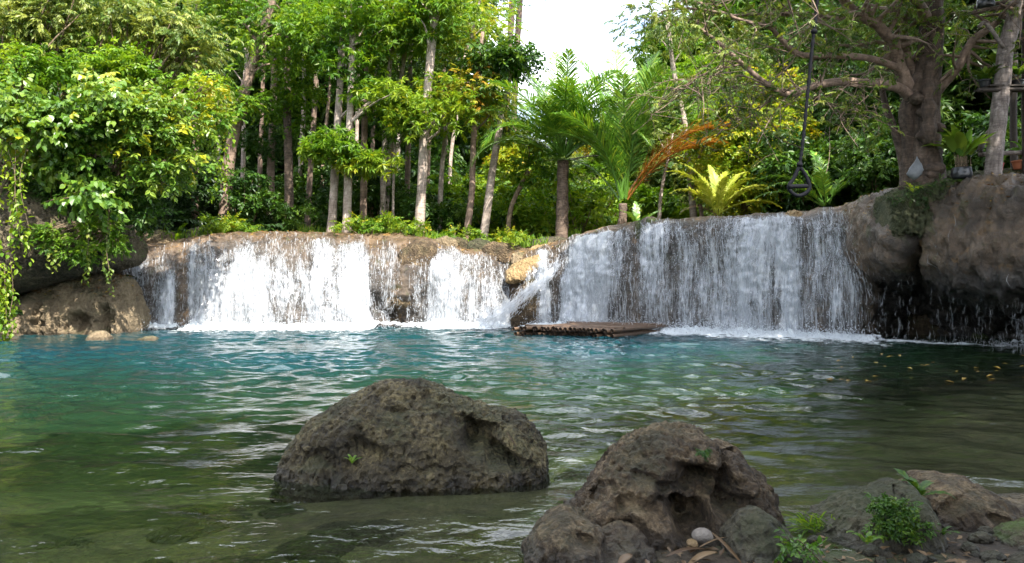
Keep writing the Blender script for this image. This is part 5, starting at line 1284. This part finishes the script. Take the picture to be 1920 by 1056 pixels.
# ------------------------------------------------------------------ swing rope
def swing():
    Y = 14.; knot = P(1499, 312, Y); top = P(1541, -95, Y)
    root = empty('rope_swing', 'black rope swing with a triangular handle hanging above the pool', 'swing', P(1497, 360, Y)); off = np.array(root.location)
    pts = spline([top, P(1530, 30, Y), P(1524, 80, Y), P(1513, 190, Y), P(1505, 270, Y), knot], 70)
    mb = MB(); s = np.arange(70)
    mb.tube(pts - off, .03 + .006 * np.sin(s * 2.1), 8, True); r = mb.build('rope', M['rope'], root)
    for (px, py) in ((1526, 60), (1500, 308)):
        m2 = MB(); i = np.argmin(np.linalg.norm(pts - P(px, py, Y), axis=1)); m2.tube(pts[max(i - 2, 0):i + 3] - off, [.025, .05, .055, .05, .025][:len(pts[max(i - 2, 0):i + 3])], 10, True, .1); m2.build('knot', M['rope'], r)
    mb = MB(); mb.tube(spline([knot, P(1488, 335, Y), P(1479, 349, Y), P(1482, 358, Y), P(1492, 366, Y), P(1504, 366, Y), P(1515, 358, Y), P(1518, 348, Y), P(1510, 328, Y), knot], 60) - off, .034, 8, True, .08); mb.build('loop', M['rope'], root)
    mb = MB(); mb.tube(spline([P(1478, 350, Y - .02), P(1519, 349, Y + .02)], 10) - off, .04, 10, True); mb.build('handle_bar', M['rope'], root)
    return top
swing_top = swing()

# ------------------------------------------------------------------ big gnarled tree on the right
def big_tree():
    Yb = 18.7
    base = P(1735, 350, Yb)
    root = empty('gnarled_tree', 'big gnarled brown tree with thick twisted limbs above the overhang', 'tree', base)
    mb = MB()
    pts = spline([P(1738, 352, Yb), P(1735, 300, Yb), P(1732, 230, Yb), P(1735, 170, Yb), P(1745, 90, Yb), P(1748, 10, Yb), P(1752, -90, Yb), P(1760, -220, Yb)], 60)
    rad = np.interp(np.linspace(0, 1, 60), [0, .06, .2, .4, .6, 1], [.46, .36, .30, .31, .24, .16])
    mb.tube(pts - base, rad, 36, True, .28)
    p2 = spline([P(1707, 356, Yb + .1), P(1706, 280, Yb + .1), P(1702, 210, Yb), P(1720, 170, Yb - .1), P(1732, 140, Yb)], 30)
    mb.tube(p2 - base, np.interp(np.linspace(0, 1, 30), [0, .3, 1], [.22, .17, .2]), 20, True, .26)
    p3 = spline([P(1740, 270, Yb - .38), P(1742, 215, Yb - .42), P(1738, 170, Yb - .34), P(1745, 120, Yb - .2)], 24)
    mb.tube(p3 - base, [.1 + .05 * math.sin(k * .5) ** 2 for k in range(24)], 14, True, .4)
    # burls
    for px, py, r in ((1735, 210, .16), (1752, 318, .2), (1748, 328, .18), (1718, 185, .15), (1762, 240, .12), (1728, 255, .12)):
        c = P(px, py, Yb - .3); mb.tube(spline([c + [0, 0, -r], c, c + [0, 0, r]], 9) - base, r * np.sin(np.linspace(.2, pi - .2, 9)), 12, True, .5)
    mb.build('trunk', M['bark_gnarled'], root)
    mb = MB(); mb.tube(spline([P(1702, 350, Yb + .3), P(1690, 290, Yb + .2), P(1676, 240, Yb + .2), P(1662, 205, Yb + .3), P(1650, 150, Yb + .4)], 22) - base, np.linspace(.11, .06, 22), 10, True, .2); mb.build('side_trunk', M['bark_gnarled'], root)
    L = Leaves()
    limbs = [
        ([(1715, 190, 0), (1692, 130, -.2), (1672, 75, -.4), (1630, 35, -.7), (1590, 0, -1.), (1550, -50, -1.4)], .19, .09),
        ([(1730, 165, 0), (1706, 110, .1), (1690, 50, .2), (1668, 0, .3), (1650, -80, .4)], .13, .07),
        ([(1712, 185, -.1), (1680, 165, -.4), (1618, 155, -.9), (1564, 150, -1.4), (1510, 165, -1.7), (1468, 171, -2.), (1395, 120, -2.2), (1330, 55, -2.4), (1298, 24, -2.4)], .15, .025),
        ([(1564, 150, -1.4), (1500, 172, -1.), (1430, 158, -.6), (1370, 165, -.2), (1310, 180, 0), (1250, 200, .2)], .05, .012),
        ([(1695, 130, -.2), (1640, 110, -.6), (1580, 105, -1.2), (1502, 102, -1.6), (1470, 80, -1.8), (1441, 48, -2.), (1386, 32, -2.2), (1320, 20, -2.2), (1250, 10, -2.1)], .1, .02),
        ([(1660, 62, -.45), (1614, 27, -.8), (1560, 32, -1.2), (1500, 30, -1.6), (1430, 27, -1.8), (1360, 25, -2), (1280, -20, -2)], .09, .02),
        ([(1700, 90, 0), (1640, 80, 0), (1590, 88, -.2), (1540, 82, -.4)], .06, .015),
        ([(1755, 170, 0), (1785, 140, -.2), (1805, 110, -.4), (1830, 70, -.6), (1880, 30, -1.), (1940, 10, -1.4)], .14, .06),
        ([(1742, 40, 0), (1680, -60, -1.5), (1600, -120, -3.2), (1535, -105, -4.75), (1470, -100, -5.6)], .16, .07),
        ([(1750, -60, 0), (1850, -130, -1.5), (1980, -180, -3)], .14, .06),
        ([(1468, 171, -2.), (1440, 190, -1.7), (1400, 215, -1.5), (1370, 225, -1.4)], .03, .01),
        ([(1395, 120, -2.2), (1345, 130, -2.3), (1300, 150, -2.4), (1262, 165, -2.5)], .025, .008),
        ([(1510, 165, -1.7), (1560, 195, -1.4), (1610, 212, -1.2)], .03, .01),
    ]
    for li, (path, r0, r1) in enumerate(limbs):
        p = np.array([P(a, b, Yb + c) for a, b, c in path]); q = spline(p, 40); q += gsmooth(R.normal(0, .12, q.shape), 2., 0) * np.linspace(.2, 1, 40)[:, None]
        mb = MB(); mb.tube(q - base, np.linspace(r0, r1, 40) * .8, 12 if r0 > .08 else 8, True, .2)
        ntw = 22 if li not in (8, 9) else 30
        for k in range(ntw):
            i = R.integers(8, 40); a = q[i]; d = R.normal(0, 1, 3) * [1, .9, .7] + (q[min(i + 1, 39)] - q[i - 1]) * 2.
            d /= np.linalg.norm(d); ln = R.uniform(.5, 1.5)
            m = a + d * ln * .5 + R.normal(0, .08, 3); e = a + d * ln + R.normal(0, .15, 3) + [0, 0, -.1]
            tw = spline([a, m, e], 9); mb.tube(tw - base, np.linspace(max(r1 * .8, .012), .005, 9), 5, False)
            for sub in range(3):
                s = tw[R.integers(3, 9)]; e2 = s + R.normal(0, .32, 3); mb.tube(spline([s, (s + e2) / 2 + R.normal(0, .05, 3), e2], 5) - base, np.linspace(.007, .003, 5), 4, False)
                nl = 2; pos = s + (e2 - s) * R.random((nl, 1)) + R.normal(0, .08, (nl, 3))
                L.sprays('pinnate', pos, R.normal(0, 1, (nl, 3)) * [1, 1, .4], R.uniform(.14, .25, nl), np.clip(R.normal(.45, .22, nl), 0, 1))
        mb.build('limb', M['bark_brown'], root)
    # leaf masses
    for px, py, rx, ry, dy, n in ((1270, 40, 70, 45, -2.2, 9), (1350, 50, 80, 50, -2., 10), (1440, 60, 80, 50, -1.4, 9), (1550, 60, 70, 60, -1., 8), (1640, 30, 70, 50, 0, 10), (1220, 20, 40, 30, -2., 6), (1830, 40, 60, 40, .4, 8), (1740, 20, 60, 40, -.4, 8)):
        L.clumps('pinnate', ellip(P(px, py, Yb + dy), (rx / FOC * 17, .9, ry / FOC * 17), n), .5, 11, .2, tint=(.5, .22), shell=.2)
    # the wide crown above the picture that shades the right side
    L.clumps('pinnate', ellip(base + [-.8, -2.7, 8.2], (6.3, 3.8, 2.2), 95), 1.2, 60, .42, tint=(.4, .2))
    L.build('crown', M['leaf_olive'], root, base)
big_tree()

# plastic bag hung on the tree
def bag():
    c = P(1717, 316, 18.1); root = None; n, m = 20, 18
    s = np.linspace(0, 1, n); rad = np.interp(s, [0, .1, .45, .75, .92, 1], [.004, .02, .10, .135, .09, .01]); z = np.linspace(.28, -.26, n)
    th = np.arange(m) / m * 2 * pi
    V = np.stack([rad[:, None] * np.cos(th) + .05 * (s[:, None] - .5) * -1, .55 * rad[:, None] * np.sin(th), np.broadcast_to(z[:, None], (n, m))], -1)
    V[..., 0] += .015 * np.sin(s * 5)[:, None]; V[..., :2] *= (1 + .35 * ridged(V.reshape(-1, 3) * 6 + 2, 3).reshape(n, m) * np.sin(s * pi)[:, None])[..., None]
    o = obj('plastic_bag', mesh_data('plastic_bag', V.reshape(-1, 3), grid_faces(n, m, True), M['bag_white'])); o.location = tuple(c)
    tag(o, 'whitish plastic bag tied to the base of the gnarled tree', 'bag')
bag()

# nursery rack and pots
def rack():
    base = P(1862, 340, 17.6)
    root = empty('nursery_rack', 'rustic plant rack with a leaning bark covered post', 'rack', base); off = base
    mb = MB(); mb.tube(spline([P(1861, 342, 17.6), P(1868, 260, 17.6), P(1878, 170, 17.6), P(1886, 90, 17.6), P(1900, 40, 17.6), P(1915, -40, 17.6)], 40) - off, np.linspace(.165, .15, 40), 18, True, .14); mb.build('post', M['bark_post'], root)
    mb = MB(); mb.tube(spline([P(1836, 285, 18.), P(1850, 255, 17.95), P(1880, 215, 17.9), P(1896, 150, 17.9)], 20) - off, .06, 10, True, .15); mb.build('brace', M['bark_post'], root)
    mb = MB(); mb.tube(spline([P(1882, 90, 17.5), P(1850, 45, 17.5), P(1835, 50, 17.5)], 12) - off, .04, 8, True, .2); mb.build('brace', M['bark_post'], root)
    for a, b, w in (((1834, 169, 17.5), (1960, 166, 17.5), .05), ((1834, 170, 18.), (1960, 167, 18.), .05)):
        mb = MB(); mb.tube(spline([P(*a), P(*b)], 14) - off, w * .9, 8, True, .12); mb.build('shelf_pole', M['timber_dark'], root)
    mb = MB(); mb.box((P(1897, 166, 17.75) - off), (1.35, .62, .03)); mb.build('shelf', M['timber_dark'], root, False)
    for a, b in (((1824, 24, 17.5), (1960, -2, 17.5)), ((1828, 14, 18.), (1960, -10, 18.))):
        mb = MB(); mb.tube(spline([P(*a), P(*b)], 14) - off, .05, 8, True, .12); mb.build('top_beam', M['bark_gnarled'], root)
    for px, p0, p1, Y in ((1925, 345, -60, 18.2), (1902, 335, 100, 20.)):
        mb = MB(); mb.tube(spline([P(px, p0, Y), P(px - 2, (p0 + p1) / 2, Y), P(px, p1, Y)], 16) - off, .08, 10, True, .15); mb.build('post', M['timber_dark'], root)
    mb = MB(); mb.tube(spline([P(1836, 290, 18.3), P(1960, 284, 18.3)], 12) - off, .05, 8, True, .15); mb.build('rail', M['bark_post'], root)
rack()
def strap(base, az, el, ln, w, droop, mat, parent, off, name='leaf', tint=.5, nseg=10):
    s = np.linspace(0, 1, nseg); ang = el - droop * s ** 1.5
    h = np.array([math.cos(az), math.sin(az), 0]); sd = np.array([-math.sin(az), math.cos(az), 0])
    p = np.asarray(base) + h * (np.cumsum(np.cos(ang)) / nseg * ln)[:, None] + np.array([0, 0, 1.]) * (np.cumsum(np.sin(ang)) / nseg * ln)[:, None]
    ww = w * np.sin(np.clip(s ** .8 * .97 + .03, 0, 1) * pi) ** .75 + .004
    up = np.stack([-np.sin(ang)[:, None] * h, ], 0)[0] + np.array([0, 0, 1.]) * np.cos(ang)[:, None]
    wv = .012 * np.sin(s * 25)
    V = np.stack([p - sd * ww[:, None] + up * (.25 * ww + wv)[:, None], p, p + sd * ww[:, None] + up * (.25 * ww - wv)[:, None]], 1)
    return (V - off).reshape(-1, 3), grid_faces(nseg, 3), tint
def potted(label, base, pot_r, pot_h, pot_mat, n, ln, w, leaf_m, el=(45, 85), stalk=0., group=None, bagpot=False, droop=(.6, 1.4)):
    base = np.asarray(base, float); root = empty('potted_plant', label, 'potted plant', base, group); off = base
    k, m = 12, 22; s = np.linspace(0, 1, k)
    prof = np.concatenate([[.0], np.linspace(.74, 1, k - 4), [1.1, 1.1, .9]]) * pot_r; z = np.concatenate([[0], np.linspace(0, .82, k - 4), [.84, 1., .98]]) * pot_h
    if bagpot: prof = np.array([0, .85, .97, 1.02, 1.03, 1.02, 1., .98, .97, .95, .9, .85]) * pot_r; z = np.array([0, 0, .1, .25, .4, .5, .6, .7, .8, .9, 1., .92]) * pot_h
    th = np.arange(m) / m * 2 * pi
    V = np.stack([prof[:, None] * np.cos(th), prof[:, None] * np.sin(th), np.broadcast_to(z[:, None], (k, m))], -1)
    if bagpot: V[..., :2] *= (1 + .08 * ridged(V.reshape(-1, 3) * 8, 2).reshape(k, m))[..., None]
    Vv = np.vstack([V.reshape(-1, 3), [[0, 0, .9 * pot_h]]]); j = np.arange(m); f3 = np.stack([(k - 1) * m + j, (k - 1) * m + (j + 1) % m, np.full(m, k * m)], -1)
    obj('pot', mesh_data('pot', Vv, [grid_faces(k, m, True), f3], M[pot_mat]), root)
    mb = MB(); mbs = MB()
    for i in range(n):
        b = base + [R.normal(0, pot_r * .35), R.normal(0, pot_r * .35), pot_h * .9]
        if stalk:
            az = i * 2.4; e = b + np.array([math.cos(az) * .25, math.sin(az) * .25, 1.]) * stalk * R.uniform(.7, 1.2); mbs.tube(spline([b, (b + e) / 2, e], 5) - off, .007, 5, False); b = e
        v, f, t = strap(b, i * 2.4 + R.normal() * .3, math.radians(R.uniform(*el)), ln * R.uniform(.65, 1.15), w * R.uniform(.75, 1.2), R.uniform(*droop), leaf_m, root, off, tint=np.clip(R.normal(.55, .2), 0, 1))
        mb.add(v, f, None, t)
    if stalk: mbs.build('stalks', M['stem'], root)
    mb.build('foliage', M[leaf_m], root)
potted('large bird nest fern with wavy upright leaves in a black plastic bag', P(1803, 336, 17.9), .2, .26, 'bag_black', 36, .72, .11, 'leaf_heart', (38, 84), .28, bagpot=True, droop=(.2, 1.1))
shelf_z = P(1897, 166, 17.75)[2] + .016
def on_shelf(px, Y=17.75): q = P(px, 166, Y); q[2] = shelf_z; return q
potted('arching striped leaf plant in a black pot at the left end of the rack shelf', on_shelf(1846), .13, .17, 'bag_black', 26, .5, .045, 'leaf_heart', (30, 82), 0)
potted('broad leaved plant in a black pot at the right end of the rack shelf', on_shelf(1908), .13, .16, 'bag_black', 16, .42, .085, 'frond_green', (30, 80), .12)
potted('tall broad leaved lily in a black pot standing in the middle of the rack shelf', on_shelf(1876, 17.95), .11, .16, 'bag_black', 16, .5, .09, 'leaf_heart', (30, 80), .5)
potted('dark leaved plant in an orange clay pot on the mossy curb', P(1912, 318, 18.4), .16, .2, 'terracotta', 7, .4, .1, 'frond_green', (20, 70), .2)
potted('stubby seedling in a small red pot behind the leaning post', P(1874, 320, 18.5), .09, .17, 'red_pot', 6, .2, .03, 'frond_green', (30, 80), .05)
potted('empty looking dark pot sitting on the top beam of the rack', P(1848, 16, 17.75) , .17, .2, 'bag_black', 3, .25, .04, 'frond_green', (30, 80), .03, bagpot=True)

# ------------------------------------------------------------------ person bathing behind the stones
def person():
    Y = 33.; c = P(1008, 447, Y); g = gz(c[0], Y)
    head = P(1008, 437, Y); z0 = head[2] - .78
    root = empty('person', 'bare shouldered person with black hair sitting among the plants beyond the ledge', 'person', (c[0], Y, z0))
    J = {'pel': (0, 0, .1), 'belly': (0, .0, .25), 'chest': (0, .02, .44), 'neck': (0, .02, .58), 'chin': (0, 0.01, .66), 'head': (0, .0, .76), 'crown': (0, 0, .86),
         'ls': (-.17, .02, .53), 'le': (-.25, -.02, .3), 'lw': (-.16, -.2, .14), 'lh': (-.12, -.27, .12), 'rs': (.17, .02, .53), 're': (.25, -.02, .3), 'rw': (.16, -.2, .14), 'rh': (.12, -.27, .12),
         'lhip': (-.1, 0, .1), 'lk': (-.18, -.42, .2), 'la': (-.16, -.62, -.15), 'lf': (-.16, -.76, -.18), 'rhip': (.1, 0, .1), 'rk': (.18, -.42, .2), 'ra': (.16, -.62, -.15), 'rf': (.16, -.76, -.18)}
    rad = dict(pel=.14, belly=.125, chest=.14, neck=.055, chin=.07, head=.098, crown=.06, ls=.06, le=.042, lw=.03, lh=.035, rs=.06, re=.042, rw=.03, rh=.035, lhip=.1, lk=.06, la=.04, lf=.04, rhip=.1, rk=.06, ra=.04, rf=.04)
    E = [('pel', 'belly'), ('belly', 'chest'), ('chest', 'neck'), ('neck', 'chin'), ('chin', 'head'), ('head', 'crown'), ('chest', 'ls'), ('ls', 'le'), ('le', 'lw'), ('lw', 'lh'), ('chest', 'rs'), ('rs', 're'), ('re', 'rw'), ('rw', 'rh'), ('pel', 'lhip'), ('lhip', 'lk'), ('lk', 'la'), ('la', 'lf'), ('pel', 'rhip'), ('rhip', 'rk'), ('rk', 'ra'), ('ra', 'rf')]
    ks = list(J); me = bpy.data.meshes.new('body'); me.from_pydata([J[k] for k in ks], [(ks.index(a), ks.index(b)) for a, b in E], [])
    me.materials.append(M['skin']); o = obj('body', me, root)
    sk = o.modifiers.new('skin', 'SKIN'); ss = o.modifiers.new('sub', 'SUBSURF'); ss.levels = ss.render_levels = 2
    for i, k in enumerate(ks): me.skin_vertices[0].data[i].radius = (rad[k], rad[k]); me.skin_vertices[0].data[i].use_root = (k == 'pel')
    n, m = 12, 16; ph = np.linspace(0, pi * .72, n); th = np.arange(m) / m * 2 * pi
    V = np.stack([.108 * np.sin(ph)[:, None] * np.cos(th), .115 * np.sin(ph)[:, None] * np.sin(th) + .022, .80 + .10 * np.cos(ph)[:, None] + 0 * th - .05 * (np.sin(th) > 0)[None] * np.sin(ph)[:, None]], -1)
    obj('hair', mesh_data('hair', V.reshape(-1, 3), grid_faces(n, m, True), M['hair']), root)
    mb = MB(); mb.tube(np.array([(0, 0, .0), (0, 0, .1), (0, 0, .2)]), [.155, .165, .145], 16, True); mb.tube(np.array([(-.1, 0, .1), (-.15, -.3, .18)]), [.115, .085], 12, True); mb.tube(np.array([(.1, 0, .1), (.15, -.3, .18)]), [.115, .085], 12, True); mb.build('shorts', M['shorts'], root)
person()

# ------------------------------------------------------------------ trees on the near bank (outside the picture; they shade the shore)
def shade_tree(x, y, h, w, lab, n=46):
    tree(lab, [(x, y, gz(x, y) - .2), (x + .2, y, h * .5), (x, y + .2, h)], .25, .12, [((x, y, h + .5), (w, w, w * .45), n)], 'bark_brown', 'leaf_deep', 'rosette', 'trees on the near bank', per=46, crad=1.2, size=.62, seg=9)
SHADE = [(7.5, -1.5, 10, 3.4), (11.5, 4.5, 11, 3.6), (3.5, -5.5, 11, 3.6), (14, 9.5, 11, 3.4), (9, -7, 13, 3.8), (15.5, 1, 13, 4.), (17, 13, 12, 3.5), (.5, -3.2, 10.5, 3.2)]
for x, y, h, w in SHADE: shade_tree(x, y, h, w, 'leafy tree on the near bank shading the boulders')

# ------------------------------------------------------------------ sky, sun, camera
SUN_EL, SUN_AZ = 52., 154.          # azimuth clockwise from the view direction
W = bpy.data.worlds.new('World'); SC.world = W; W.use_nodes = True
nt = W.node_tree; nt.nodes.clear()
def wn(t, **k):
    n = nt.nodes.new('ShaderNode' + t)
    for a, b in k.items(): setattr(n, a, b)
    return n
sky = wn('TexSky', sky_type='NISHITA', sun_disc=False, sun_elevation=math.radians(SUN_EL), sun_rotation=math.radians(SUN_AZ), dust_density=1.2)
tc = wn('TexCoord'); nz = wn('TexNoise'); nz.inputs['Scale'].default_value = 2.2; nz.inputs['Detail'].default_value = 7; nz.inputs['Roughness'].default_value = .55
mp = wn('Mapping'); mp.inputs['Scale'].default_value = (1, 1, 2.2); mp.inputs['Location'].default_value = (.3, .1, .2)
cr = wn('ValToRGB'); cr.color_ramp.elements[0].position = .42; cr.color_ramp.elements[1].position = .6
mx = wn('Mix', data_type='RGBA'); mx.inputs[7].default_value = (10.5, 10.8, 11.2, 1)
bg = wn('Background'); bg.inputs['Strength'].default_value = .15; wo = wn('OutputWorld')
lk = nt.links.new
lk(tc.outputs['Generated'], mp.inputs['Vector']); lk(mp.outputs[0], nz.inputs['Vector']); lk(nz.outputs['Fac'], cr.inputs['Fac']); lk(cr.outputs['Color'], mx.inputs[0])
lk(sky.outputs[0], mx.inputs[6]); lk(mx.outputs[2], bg.inputs['Color']); lk(bg.outputs[0], wo.inputs['Surface'])
sl = bpy.data.lights.new('sun', 'SUN'); sl.energy = 5.0; sl.angle = math.radians(.55); sl.color = (1, .95, .86)
so = bpy.data.objects.new('sun', sl); COL.objects.link(so)
az, el = math.radians(SUN_AZ), math.radians(SUN_EL)
tosun = Vector((math.sin(az) * math.cos(el), math.cos(az) * math.cos(el), math.sin(el)))
so.rotation_euler = tosun.to_track_quat('Z', 'Y').to_euler(); so.location = (8, -8, 30)
cd = bpy.data.cameras.new('camera'); cam = bpy.data.objects.new('camera', cd); COL.objects.link(cam)
cam.location = (0, 0, CAMH); cam.rotation_euler = (pi / 2, 0, 0); cd.lens = 36 * FOC / 1920; cd.sensor_width = 36; cd.clip_end = 2000
SC.camera = cam
SC.view_settings.view_transform = 'Standard'; SC.view_settings.look = 'None'; SC.view_settings.exposure = 1.58; SC.view_settings.gamma = 1
cy = SC.cycles
cy.use_denoising = True; cy.max_bounces = 8; cy.diffuse_bounces = 3; cy.glossy_bounces = 3; cy.transmission_bounces = 4; cy.transparent_max_bounces = 16
cy.caustics_reflective = False; cy.caustics_refractive = False; cy.sample_clamp_indirect = 6; cy.use_adaptive_sampling = True; cy.adaptive_threshold = .02
